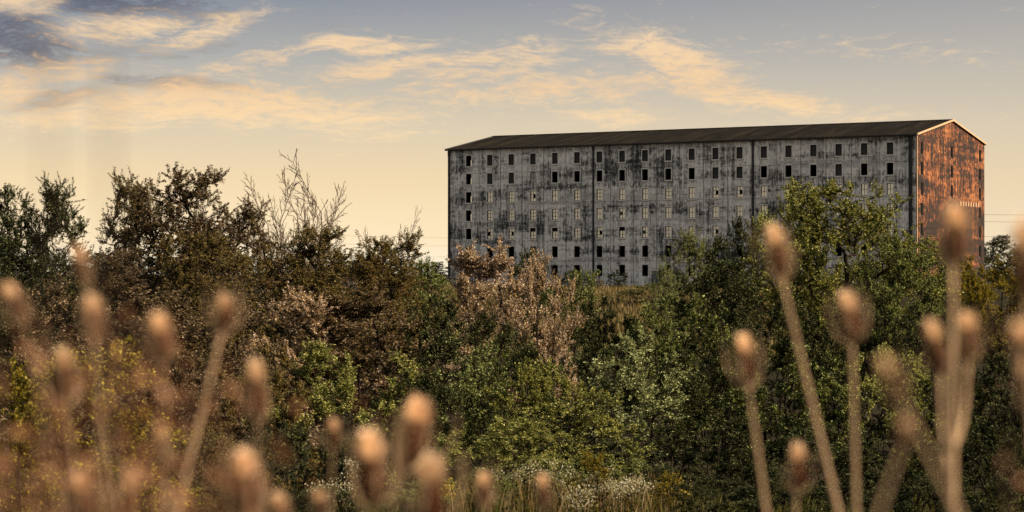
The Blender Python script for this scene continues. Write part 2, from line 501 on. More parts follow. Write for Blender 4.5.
def rect_holes(mb, x0, x1, z0, z1, holes, y0, y1):
    """wall piece with rectangular openings, real thickness, no internal faces on the openings' sides missing"""
    hs = [(max(a, x0), min(b, x1), max(c, z0), min(d, z1)) for a, b, c, d in holes if a < x1 and b > x0 and c < z1 and d > z0]
    X = sorted(set([x0, x1] + [h[0] for h in hs] + [h[1] for h in hs]))
    Z = sorted(set([z0, z1] + [h[2] for h in hs] + [h[3] for h in hs]))
    solid = {}
    for i in range(len(X) - 1):
        for j in range(len(Z) - 1):
            cx, cz = (X[i] + X[i + 1]) / 2, (Z[j] + Z[j + 1]) / 2
            solid[i, j] = not any(a < cx < b and c < cz < d for a, b, c, d in hs)
    idx = {}

    def vv(x, y, z):
        k = (round(x, 4), round(y, 4), round(z, 4))
        if k not in idx:
            idx[k] = len(mb.v); mb.v.append((x, y, z))
        return idx[k]
    for (i, j), s_ in solid.items():
        if not s_: continue
        a, b, c, d = X[i], X[i + 1], Z[j], Z[j + 1]
        mb.f.append((vv(a, y0, c), vv(b, y0, c), vv(b, y0, d), vv(a, y0, d)))
        mb.f.append((vv(a, y1, d), vv(b, y1, d), vv(b, y1, c), vv(a, y1, c)))
        if not solid.get((i - 1, j)): mb.f.append((vv(a, y1, c), vv(a, y0, c), vv(a, y0, d), vv(a, y1, d)))
        if not solid.get((i + 1, j)): mb.f.append((vv(b, y0, c), vv(b, y1, c), vv(b, y1, d), vv(b, y0, d)))
        if not solid.get((i, j - 1)): mb.f.append((vv(a, y0, c), vv(a, y1, c), vv(b, y1, c), vv(b, y0, c)))
        if not solid.get((i, j + 1)): mb.f.append((vv(b, y0, d), vv(b, y1, d), vv(a, y1, d), vv(a, y0, d)))


def swap_gable(mb, side):
    """turn a wall drawn along x (front at y=0) into a gable wall: along y, outside at x=L (side 1) or x=0"""
    if side == 1: mb.v = [(L - y, x, z) for x, y, z in mb.v]
    else: mb.v = [(y, W - x, z) for x, y, z in mb.v]


front_holes = []
for i in range(19):
    for r in range(7):
        cx = PITCH * (i + 1)
        front_holes.append((cx - WW / 2, cx + WW / 2, ROWZ[r] - WHT / 2, ROWZ[r] + WHT / 2))
GC = [1.9, W / 2, W - 1.9]                       # gable window columns
gable_holes = [(c - .48, c + .48, ROWZ[r] - .85, ROWZ[r] + .85) for c in GC for r in range(6)]
left_cols = [W - 6.35, W - 9.6, W - 2.0]          # west gable, measured from its back corner
left_holes = [(c - .36, c + .36, ROWZ[r] - .75, ROWZ[r] + .45) for c in left_cols[:1] for r in range(4)]

# cladding panels, one object per sheet
XB = [0.0] + [PITCH * (i + 1.5) for i in range(18)] + [L]
prng = random.Random(4)
for r in range(5):
    for i in range(19):
        mb = MB()
        pr = prng.uniform(0, .012)
        rect_holes(mb, XB[i] + .012, XB[i + 1] - .012, SEAM[r] + (.012 if r else 0), SEAM[r + 1] - .012, front_holes, -.06 - pr, 0.0)
        link('wall_panel', mb.mesh('wall_panel', M['wall_grey']), wh)
YB = [0, 3.9, 8.4, 12.0, W - 12.0, W - 8.4, W - 3.9, W]
YB = [0.0, 3.9, 9.0, W / 2 - 1.6, W / 2 + 1.6, W - 9.0, W - 3.9, W]
for r in range(5):
    for i in range(len(YB) - 1):
        mb = MB()
        pr = prng.uniform(0, .02)
        rect_holes(mb, YB[i] + .012, YB[i + 1] - .012, SEAM[r] + (.012 if r else 0), SEAM[r + 1] - .012, gable_holes, -.06 - pr, 0.0)
        swap_gable(mb, 1)
        link('wall_panel', mb.mesh('wall_panel', M['wall_rust']), wh)
mb = MB().prism([(.02, H), (W - .02, H), (W / 2, H + R - .05)], -.07, 0.0); swap_gable(mb, 1)
link('gable_panel', mb.mesh('gable_panel', M['wall_rust']), wh)
# structural walls behind the sheets
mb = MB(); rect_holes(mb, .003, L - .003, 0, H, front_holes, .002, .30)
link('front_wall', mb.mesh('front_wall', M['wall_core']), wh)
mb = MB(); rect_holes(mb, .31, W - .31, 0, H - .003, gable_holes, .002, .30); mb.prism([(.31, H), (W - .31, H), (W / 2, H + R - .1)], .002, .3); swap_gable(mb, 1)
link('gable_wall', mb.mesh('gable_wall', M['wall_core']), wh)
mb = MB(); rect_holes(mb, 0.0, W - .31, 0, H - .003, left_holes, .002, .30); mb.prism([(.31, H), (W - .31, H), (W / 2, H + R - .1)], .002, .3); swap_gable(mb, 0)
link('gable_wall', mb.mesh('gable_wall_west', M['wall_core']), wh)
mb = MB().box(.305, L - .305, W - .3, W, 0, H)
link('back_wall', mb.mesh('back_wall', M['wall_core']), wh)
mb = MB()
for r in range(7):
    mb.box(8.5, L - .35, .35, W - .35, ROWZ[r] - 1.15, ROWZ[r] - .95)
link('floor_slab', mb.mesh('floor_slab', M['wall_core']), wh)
mb = MB().box(8.55, 8.75, .35, W - .35, 0.02, H - .05)
link('partition', mb.mesh('partition', M['wall_core']), wh)
mb = MB().box(-.02, L + .15, -.12, W + .02, -.9, -.003)
link('foundation', mb.mesh('foundation', M['concrete']), wh)

# roof: two slopes of standing-seam sheet, with eave gutter, verge and ridge trim
OV = .35
zl = lambda y: H + .06 + R * (1 - abs(y - W / 2) / (W / 2))
mb = MB()
nr = 122
for k in range(nr):
    x0 = -.25 + (L + .5) * k / nr; x1 = -.25 + (L + .5) * (k + 1) / nr
    for ya, yb in ((-OV, W / 2), (W / 2, W + OV)):
        za, zb = zl(ya), zl(yb)
        b = len(mb.v)
        mb.v += [(x0, ya, za), (x1 - .10, ya, za), (x1 - .07, ya, za + .09), (x1 - .03, ya, za + .09), (x1, ya, za),
                 (x0, yb, zb), (x1 - .10, yb, zb), (x1 - .07, yb, zb + .09), (x1 - .03, yb, zb + .09), (x1, yb, zb)]
        mb.f += [(b + q, b + q + 1, b + q + 6, b + q + 5) for q in range(4)]
rf = link('roof', mb.mesh('roof', M['roof']), wh)
mb = MB()
for ya, yb in ((-OV, W / 2), (W / 2, W + OV)):
    za, zb = zl(ya) - .03, zl(yb) - .03
    b = len(mb.v)
    mb.v += [(-.2, ya, za), (L + .2, ya, za), (L + .2, yb, zb), (-.2, yb, zb), (-.2, ya, za - .12), (L + .2, ya, za - .12), (L + .2, yb, zb - .12), (-.2, yb, zb - .12)]
    mb.f += [tuple(b + i for i in q) for q in ((3, 2, 1, 0), (4, 5, 6, 7), (0, 1, 5, 4), (1, 2, 6, 5), (2, 3, 7, 6), (3, 0, 4, 7))]
link('roof_deck', mb.mesh('roof_deck', M['roof']), rf)
mb = MB().prism([(W / 2 - .35, H + R + .08), (W / 2, H + R + .20), (W / 2 + .35, H + R + .08)], -.27, L + .27); mb.v = [(y, x, z) for x, y, z in mb.v]
link('ridge_cap', mb.mesh('ridge_cap', M['roof']), rf)
mb = MB().prism([(-OV - .22, H - .16), (-OV - .22, H - .02), (-OV - .02, H - .02), (-OV - .02, H - .20), (-OV - .16, H - .22)], -.24, L + .24); mb.v = [(y, x, z) for x, y, z in mb.v]
link('gutter', mb.mesh('gutter', M['trim_dark']), rf)
for s_ in (0, 1):
    pl = [(-OV, zl(-OV) - .14), (W / 2, zl(W / 2) - .14), (W / 2, zl(W / 2) + .11), (-OV, zl(-OV) + .11)]
    if s_: pl = [(W - a, z) for a, z in reversed(pl)]
    mb = MB().prism(pl, L + .21, L + .33); mb.v = [(y, x, z) for x, y, z in mb.v]
    link('verge_board', mb.mesh('verge_board', M['trim_cream']), rf)
    pl = [(a, z) for a, z in pl]
    mb = MB().prism(pl, -.33, -.21); mb.v = [(y, x, z) for x, y, z in mb.v]
    link('verge_board', mb.mesh('verge_board', M['trim_dark']), rf)

# windows: one shared mesh of each kind
def ring(x0, x1, z0, z1, tk, y0, y1, bars=()):
    mb = MB()
    mb.box(x0, x0 + tk, y0, y1, z0, z1).box(x1 - tk, x1, y0, y1, z0, z1)
    mb.box(x0 + tk, x1 - tk, y0, y1, z0, z0 + tk).box(x0 + tk, x1 - tk, y0, y1, z1 - tk, z1)
    for kind, p in bars:
        if kind == 'v': mb.box(p - .03, p + .03, y0 + .011, y1 - .011, z0 + tk, z1 - tk)
        else: mb.box(x0 + tk, x1 - tk, y0 + .014, y1 - .014, p - .03, p + .03)
    return mb


hw, hh = WW / 2 - .004, WHT / 2 - .004
me_fopen = ring(-hw, hw, -hh, hh, .07, .08, .18).mesh('window_open', M['frame_dark'])
me_fgrid = ring(-hw, hw, -hh, hh, .07, .05, .15, [('v', 0), ('h', -.27), ('h', .27)]).mesh('window_grid', M['frame_dark'])
me_fgridp = ring(-hw, hw, -hh, hh, .08, .05, .15, [('v', 0), ('h', 0)]).mesh('window_grid_wide', M['frame_pale'])
mb = MB()
for k in range(9):
    z = -hh + .10 + k * (2 * hh - .2) / 9
    b = len(mb.v)
    mb.v += [(-hw + .08, .10, z), (hw - .08, .10, z), (hw - .08, .17, z + .16), (-hw + .08, .17, z + .16), (-hw + .08, .12, z - .012), (hw - .08, .12, z - .012), (hw - .08, .19, z + .148), (-hw + .08, .19, z + .148)]
    mb.f += [tuple(b + i for i in q) for q in ((0, 1, 2, 3), (7, 6, 5, 4), (0, 4, 5, 1), (3, 2, 6, 7), (0, 3, 7, 4), (1, 5, 6, 2))]
me_louvre = mb.mesh('louvre', M['shutter'])


def panes_mesh(missing, nm, rows=3):
    mb = MB()
    for i in range(2):
        for j in range(rows):
            if (i, j) in missing: continue
            x0 = -hw + .075 + i * (hw - .075); z0 = -hh + .075 + j * (2 * hh - .15) / rows
            o_ = .002 * ((i + j) % 2)
            mb.box(x0, x0 + hw - .075, .095 + o_, .107 + o_, z0, z0 + (2 * hh - .15) / rows)
    return mb.mesh(nm, M['glazing'])


me_panes = [panes_mesh(s_, 'glazing') for s_ in ([], [(0, 1)], [(1, 2), (0, 2)], [(0, 0), (1, 0)], [(1, 1)], [(0, 0), (0, 1), (0, 2)], [(0, 0), (1, 1), (1, 2)])]
me_board = MB().box(-hw + .075, hw - .075, .09, .12, -hh + .08, hh - .08).mesh('board', M['sill'])
me_sill = MB().box(-.62, .62, -.17, .06, -1.00, -.922).mesh('sill', M['sill'])
me_sur = ring(-.59, .59, -.92, .92, .12, -.10, -.074).mesh('surround', M['surround'])
wr = random.Random(11)
for r in range(7):
    for i in range(19):
        cx = PITCH * (i + 1)
        loc = (cx, 0, ROWZ[r])
        kind = 'open'
        if r == 0: kind = 'louvre'
        if r == 1: kind = 'louvre' if wr.random() < .25 else 'open'
        if r in (2, 3, 4): kind = 'grid'
        if i == 0: kind = 'open' if r < 5 else kind
        if r == 1 and i == 3: kind = 'board'
        me = {'open': me_fopen, 'louvre': me_fopen, 'grid': me_fgrid if wr.random() < .6 else me_fgridp, 'board': me_fgridp}[kind]
        win = link('window', me, wh, loc)
        if kind == 'louvre': link('louvre', me_louvre, win)
        if kind == 'grid': link('glazing', me_panes[wr.choice([0, 0, 0, 0, 0, 1, 4, 0, 2, 0] if r < 4 else [0, 0, 1, 4, 2])], win)
        if kind == 'board': link('board', me_board, win)
        if r < 5 and kind != 'board': link('surround', me_sur, win)
        if r not in (5, 6) or wr.random() < .4: link('sill', me_sill, win)
mb = ring(-.47, .47, -.84, .84, .09, .03, .16); mb.v = [(-y, x, z) for x, y, z in mb.v]; me_gw = mb.mesh('gable_window', M['frame_dark'])
mb = MB().box(-.39, .39, .19, .22, -.75, .75); mb.v = [(-y, x, z) for x, y, z in mb.v]; me_gb = mb.mesh('gable_shutter', M['trim_dark'])
for c in GC:
    for r in range(6):
        win = link('window', me_gw, wh, (L, c, ROWZ[r]))
        if not (c == GC[1] and r == 3): link('shutter', me_gb, win)
# dark rainwater pipes at the bay joints and by the corner
for x, wd in ((PITCH * 6.74, .11), (PITCH * 13.57, .11), (L - .75, .24), (.30, .13)):
    mb = MB()
    mb.box(x - wd, x + wd, -.26, -.10, .1, H - .22)
    mb.box(x - wd - .06, x + wd + .06, -.30, -.08, H - .9, H - .25)
    dp = link('downpipe', mb.mesh('downpipe', M['trim_dark']), wh)
    mb = MB()
    for z in (3.6, 7.9, 12.1, 16.6): mb.box(x - wd - .05, x + wd + .05, -.275, -.073, z, z + .10)
    link('pipe_bracket', mb.mesh('pipe_bracket', M['trim_dark']), dp)
# thin dark drip strips over the sheet joints
for z in SEAM[1:-1]:
    for i in range(19):
        if z == 8.0: continue
        mb = MB().box(XB[i] + .03, XB[i + 1] - .03, -.09, -.073, z - .02, z + .02)
        link('joint_strip', mb.mesh('joint_strip', M['frame_pale']), wh)
for i in range(1, 19):
    for r in range(5):
        link('joint_strip', MB().box(XB[i] - .03, XB[i] + .03, -.095, -.0735, SEAM[r] + .06, SEAM[r + 1] - .06).mesh('joint_strip', M['frame_pale']), wh)
# corner trim, door, row of small pale marks on the gable
mb = MB().box(L + .082, L + .12, -.05, .12, 0, H - .1)
link('corner_trim', mb.mesh('corner_trim', M['trim_cream']), wh)
dx = PITCH * 9.48
dr = link('door', MB().box(dx - .55, dx + .55, -.14, -.075, .15, 2.15).mesh('door', M['door_blue']), wh)
link('door_frame', ring(dx - .66, dx + .66, .15, 2.27, .1, -.17, -.076).mesh('door_frame', M['frame_dark']), dr)
link('handle', MB().box(dx + .35, dx + .43, -.21, -.14, 1.05, 1.2).mesh('handle', M['trim_dark']), dr)
for k in range(8):
    y = W * .62 + k * 1.05
    mb = MB().box(L + .082, L + .13, y, y + .42, 12.0 - .7, 12.0 - .1)
    link('gable_mark', mb.mesh('gable_mark', M['trim_cream']), wh)

# ------------------------------------------------------------------ overhead wires on poles behind the warehouse
def pole(x, y, h, label):
    e = empty('utility_pole', (x, y, zg(x, y) - .3))
    tag(e, label, 'pole', 'poles carrying the overhead wires')
    link('pole_shaft', MB().tube([(0, 0, 0), (0, 0, h + .3)], [.22, .15], 10).mesh('pole_shaft', M['pole_wood'], True), e)
    link('crossarm', MB().box(-1.4, 1.4, -.08, .08, h - .3, h - .1).mesh('crossarm', M['pole_wood']), e)
    for s_ in (-1.25, 1.25):
        link('insulator', MB().lathe([(.01, 0), (.08, 0), (.10, .08), (.06, .14), (.08, .2), (.01, .24)], 8).mesh('insulator', M['insulator'], True), e, (s_, 0, h - .1))
    return e


def wire(p0, p1, sag, r, label):
    pts = []
    for k in range(25):
        u = k / 24
        pts.append(Vector(p0).lerp(Vector(p1), u) - Vector((0, 0, 4 * sag * u * (1 - u))))
    o = link('overhead_wire', MB().tube(pts, r, 4).mesh('overhead_wire', M['wire']))
    tag(o, label, 'wire', 'overhead wires in the sky')


PD = 470.0
pole(95, PD, 17.0, 'wooden utility pole hidden behind the rust-red gable end')
pole(150, PD + 30, 17.5, 'wooden utility pole beyond the right edge of the view')
for dz, dx_, lb in ((14.2, -1.2, 'uppermost thin overhead wire in the sky right of the warehouse'), (12.7, 1.2, 'middle thin overhead wire in the sky right of the warehouse'), (9.6, 0, 'lowest thin overhead wire in the sky right of the warehouse')):
    wire((95 + dx_, PD, zg(95, PD) + dz), (150 + dx_, PD + 30, zg(150, PD) + dz + 1.6), .5, .028, lb)
pole(-40, PD, 10.0, 'short utility pole hidden behind the trees left of the warehouse')
pole(8, PD + 10, 10.0, 'short utility pole hidden behind the grey end of the warehouse')
for dz, lb in ((10.0, 'upper faint wire over the trees left of the warehouse'), (8.3, 'middle faint wire over the trees left of the warehouse'), (6.0, 'lower faint wire over the trees left of the warehouse')):
    wire((-40, PD, zg(-40, PD) + dz), (8, PD + 10, zg(8, PD) + dz), .6, .016, lb)

# ------------------------------------------------------------------ trees and shrubs
def gen_tree(seed, Hh, Wd, crown0=.2, lobes=8, clusters=110, twigs=11, tlen=.55, leaves=14, leaf=.06, stems=1, rtip=.006,
             aspect=1.7, up=.35, lean=0.0, barktwig=True, hole=.25, lobe_r=.33, spread=1.0, flat=.3, shell=.6):
    rg = np.random.default_rng(seed)
    # crown made of uneven lobes
    LB = []
    for k in range(lobes):
        hz = crown0 + (1 - crown0) * (k + .5) / lobes
        prof = math.sin(math.pi * min(1, max(.08, (hz - crown0 * .6) / (1.02 - crown0 * .6)) ** .8)) ** .6
        prof = max(prof, flat)
        a = k * 2.4 + rg.uniform(-.6, .6)
        rad = Wd / 2 * prof * rg.uniform(.35, .72) * spread
        if k == lobes - 1: rad *= (.3 if flat < .8 else 1)
        LB.append((math.cos(a) * rad + lean * hz * Hh, math.sin(a) * rad, hz * Hh * rg.uniform(.94, 1.0), Wd * lobe_r * prof * rg.uniform(.75, 1.15), Hh * .17 * rg.uniform(.7, 1.25)))
    C = []
    while len(C) < clusters:
        l = LB[rg.integers(lobes)]
        d = rg.normal(size=3); d /= np.linalg.norm(d)
        s_ = rg.uniform(shell, 1.0)
        p = np.array([l[0] + d[0] * l[3] * s_, l[1] + d[1] * l[3] * s_, l[2] + d[2] * l[4] * s_])
        if p[2] < crown0 * Hh * .55 or p[2] > Hh: continue
        C.append(p)
    C = np.array(C)
    P = []; PAR = []; chains = []
    for s_ in range(stems):
        a = s_ * 6.283 / stems + rg.uniform(-.5, .5)
        off = 0.0 if stems == 1 else .12 + .1 * rg.random()
        tip = np.array([lean * Hh * .6, 0, Hh * .72]) if stems == 1 else np.array([math.cos(a) * Wd * .22 * rg.uniform(.5, 1.3), math.sin(a) * Wd * .22, Hh * rg.uniform(.5, .75)])
        b0 = np.array([math.cos(a) * off, math.sin(a) * off, -.15])
        ch = []
        for k in range(9):
            u = k / 8
            p = b0 + (tip - b0) * np.array([u ** 1.4, u ** 1.4, u]) + (rg.normal(size=3) * .012 * Wd * .5 * min(u, .6) if k else 0)
            ch.append(len(P)); P.append(p); PAR.append(ch[-2] if len(ch) > 1 else -1)
        chains.append(ch)
    order = np.argsort(np.hypot(C[:, 0], C[:, 1]) + np.abs(C[:, 2] - Hh * .45) * .4)
    tips = []
    for ci in order:
        c = C[ci]
        A = np.array(P)
        dv = c - A
        dist = np.linalg.norm(dv, axis=1)
        pen = np.where(A[:, 2] > c[2] - .25 * np.hypot(dv[:, 0], dv[:, 1]), 2.0, 0.0) * np.maximum(.1, A[:, 2] - c[2] + .3 * np.hypot(dv[:, 0], dv[:, 1]))
        j = int(np.argmin(dist + pen + (A[:, 2] < .1 * Hh) * 3.0))
        p0 = A[j]; ch = [j]
        nseg = 2 if dist[j] < .5 else 4
        for k in range(1, nseg + 1):
            u = k / nseg
            p = p0 + (c - p0) * u + np.array([0, 0, .16 * dist[j] * math.sin(math.pi * u) * (up - .2)]) + rg.normal(size=3) * .05 * dist[j] * (0 if k == nseg else 1)
            P.append(p); PAR.append(ch[-1]); ch.append(len(P) - 1)
        chains.append(ch); tips.append((ch[-1], p0))
    P = np.array(P)
    cnt = np.zeros(len(P))
    for ti, _ in tips: cnt[ti] += 1
    for k in range(len(P) - 1, -1, -1):
        if PAR[k] >= 0: cnt[PAR[k]] += cnt[k]
    rad = rtip * 2.0 * np.maximum(1, cnt) ** .40
    tb = MB()
    for ch in chains:
        rr = [float(rad[q]) for q in ch]
        if len(ch) > 1: rr[0] = min(rr[0], rr[1] * 1.3)
        tb.tube([tuple(P[q]) for q in ch], rr, 6 if rr[0] > .03 else 4, cap=False)
    # twigs and leaves
    T0 = []; T1 = []
    cen = np.array([lean * Hh * .5, 0, Hh * .45])
    for ti, p0 in tips:
        c = P[ti]
        od = c - cen; od /= (np.linalg.norm(od) + 1e-6)
        for k in range(twigs):
            d = rg.normal(size=3) * .75 + od * .55 + np.array([0, 0, up])
            d /= np.linalg.norm(d)
            ln = tlen * rg.uniform(.45, 1.25)
            a = c + rg.normal(size=3) * tlen * .18
            T0.append(a); T1.append(a + d * ln)
            if barktwig:
                mid = (a + a + d * ln) / 2 + rg.normal(size=3) * ln * .06
                tb.tube([tuple(c if k % 2 else a), tuple(mid), tuple(a + d * ln)], [rtip, rtip * .7, rtip * .4], 3, cap=False)
    trunk = tb
    V = None
    if leaves > 0:
        T0 = np.array(T0); T1 = np.array(T1)
        # some twigs are half bare
        n_each = rg.poisson(leaves, len(T0)) * (rg.random(len(T0)) > hole)
        ids = np.repeat(np.arange(len(T0)), n_each)
        n = len(ids)
        u = rg.uniform(.1, 1.05, n)[:, None]
        ctr = T0[ids] * (1 - u) + T1[ids] * u
        tw = T1[ids] - T0[ids]; tw /= np.linalg.norm(tw, axis=1)[:, None]
        ax = (rg.normal(size=(n, 3)) * .8 + tw * .7) * np.array([1, 1, .55]) + np.array([0, 0, -.12]); ax /= np.linalg.norm(ax, axis=1)[:, None]
        sd = np.cross(ax, rg.normal(size=(n, 3)) * .5 + np.array([.3, -.15, .9])); sd /= (np.linalg.norm(sd, axis=1)[:, None] + 1e-6)
        nn = np.cross(ax, sd)
        ln = leaf * rg.uniform(.55, 1.25, n)[:, None]; wd = ln / aspect
        b0 = ctr + ax * .01
        V = np.stack([b0, b0 + ax * ln * .5 + sd * wd * .5 + nn * wd * .12, b0 + ax * ln - nn * ln * .1, b0 + ax * ln * .5 - sd * wd * .5 + nn * wd * .12], axis=1)
    return trunk, V


PROTO = {}
DENS, LEAFK = 4.0, .92


def proto(key, lm, bark='bark', **kw):
    if kw['leaves']:
        kw['leaves'] = kw['leaves'] * DENS; kw['leaf'] *= LEAFK
    tb, V = gen_tree(**kw)
    PROTO[key] = (tb.mesh('trunk_' + key, M[bark], True), quads_mesh('crown_' + key, V, M[lm]) if V is not None else None, kw['Hh'],
                  kw['Wd'] if V is None else float(np.mean(np.percentile(V[:, 0, :2], 98, axis=0) - np.percentile(V[:, 0, :2], 2, axis=0))))


proto('broad_a', 'leaf_green', seed=3, Hh=9, Wd=7, crown0=.28, lobes=18, flat=.55, clusters=300, twigs=11, tlen=.50, lobe_r=.25, shell=.5, spread=1.25, leaves=15, leaf=.085, rtip=.008)
proto('broad_b', 'leaf_green', seed=8, Hh=8, Wd=6, crown0=.2, lobes=10, clusters=150, twigs=11, tlen=.55, leaves=14, leaf=.085, stems=3, rtip=.007)
proto('sparse_a', 'leaf_olive', seed=15, Hh=9, Wd=5, crown0=.3, lobes=11, clusters=190, twigs=9, tlen=.55, shell=.3, leaves=14, leaf=.085, rtip=.009, hole=.12, lobe_r=.31, flat=.6, bark='bark')
proto('sparse_b', 'leaf_olive', seed=21, Hh=9, Wd=5.5, crown0=.25, lobes=12, clusters=180, twigs=9, tlen=.55, shell=.3, leaves=13, leaf=.08, stems=2, rtip=.009, hole=.12, lobe_r=.31, flat=.55)
def gen_bare(seed, Hh, stems=8):
    rr = random.Random(seed); mb = MB()

    def limb(p, d, ln, r, lev):
        pts = [p]; q = p.copy(); dd = d.copy(); ns = 7 if lev < 2 else 4
        for k in range(ns):
            dd = (dd + Vector((rr.gauss(0, .09), rr.gauss(0, .09), .05 + rr.gauss(0, .04)))).normalized()
            q = q + dd * (ln / ns); pts.append(q.copy())
        rad = [max(.014 if lev < 3 else .010, r * (1 - .8 * k / ns)) for k in range(ns + 1)]
        mb.tube(pts, rad, 6 if lev == 0 else (4 if lev == 1 else 3), cap=False)
        if lev >= 3: return
        for k in range(1 if lev else 2, ns + 1):
            for z in range(2 if lev == 1 else 1):
                if rr.random() < .2: continue
                a = rr.uniform(0, 6.28); t_ = (pts[k] - pts[k - 1]).normalized()
                sd = t_.cross(Vector((math.cos(a), math.sin(a), .2))).normalized()
                limb(pts[k], (t_ * .8 + sd * rr.uniform(.4, .75)).normalized(), ln * rr.uniform(.30, .5) * (1.1 - .5 * k / ns), rad[k] * .6, lev + 1)
    for k in range(stems):
        a = k * 6.283 / stems + rr.uniform(-.4, .4); sp = rr.uniform(.10, .27)
        limb(Vector((math.cos(a) * .12, math.sin(a) * .12, -.1)), Vector((math.cos(a) * sp, math.sin(a) * sp, 1)).normalized(), Hh * rr.uniform(.80, .93), .10, 0)
    return mb


PROTO['bare'] = (gen_bare(5, 9.0).mesh('trunk_bare', M['bark_grey'], True), None, 9.0, 4.4)
proto('dry', 'leaf_pink', seed=33, Hh=6.5, Wd=4.5, crown0=.15, lobes=11, clusters=130, twigs=10, tlen=.5, leaves=13, leaf=.085, stems=3, rtip=.006, up=.6, lobe_r=.24)
proto('dry_b', 'leaf_pink', seed=36, Hh=5.5, Wd=5, crown0=.12, lobes=11, clusters=130, twigs=10, tlen=.5, leaves=12, leaf=.08, stems=4, rtip=.006, up=.6, lobe_r=.25)
proto('willow', 'leaf_pale', seed=41, Hh=7.5, Wd=3.4, crown0=.15, lobes=11, clusters=110, twigs=11, tlen=.65, leaves=14, leaf=.095, aspect=3.2, stems=3, rtip=.006, up=1.0, lobe_r=.26)
proto('shrub_a', 'leaf_dark', seed=51, Hh=3.6, Wd=3.6, crown0=.06, lobes=15, clusters=140, twigs=10, tlen=.26, leaves=13, leaf=.062, stems=5, rtip=.004, up=.5, lobe_r=.21, shell=.7, spread=1.35)
proto('shrub_b', 'leaf_dark', seed=52, Hh=3.8, Wd=3.2, crown0=.06, lobes=11, clusters=140, twigs=11, tlen=.30, leaves=12, leaf=.068, aspect=2.6, stems=5, rtip=.004, up=.9, lobe_r=.20, shell=.7, spread=1.35)
proto('shrub_c', 'leaf_dark', seed=57, Hh=3.2, Wd=4.2, crown0=.06, lobes=16, clusters=150, twigs=10, tlen=.25, leaves=15, leaf=.048, stems=6, rtip=.004, up=.4, lobe_r=.19, shell=.7, spread=1.35)
proto('airy', 'leaf_pale', seed=61, Hh=4.2, Wd=3.4, crown0=.32, lobes=11, clusters=80, twigs=9, tlen=.33, leaves=13, leaf=.055, stems=5, rtip=.0045, up=.7, hole=.3, lobe_r=.25)
proto('sapling', 'leaf_yellow', seed=71, Hh=2.4, Wd=1.7, crown0=.12, lobes=9, clusters=60, twigs=8, tlen=.22, leaves=7, leaf=.048, aspect=1.15, stems=3, rtip=.003, up=.7, hole=.2)

GREEN_G = 'shrubs and trees in the hollow'


def plant(kind, px, top, d, wpx, label, mat=None, cat='shrub', name='shrub', rz=None, seed=[100]):
    seed[0] += 1
    rr = random.Random(seed[0])
    tm, cm, Hh, Wd = PROTO[kind]
    x = px_x(px, d); y = d; z0 = zg(x, y) - .05
    hgt = px_z(top, d) - z0
    sx = (wpx / F * d) / Wd * 1.02
    sz = hgt / (Hh * 1.02)
    e = empty(name, (x, y, z0), rr.uniform(0, 6.28) if rz is None else rz, (sx, sx, sz))
    tag(e, label, cat, None)
    link('trunk', tm, e)
    if cm is not None: link('crown', cm, e, mat=M[mat] if mat else None)
    return e


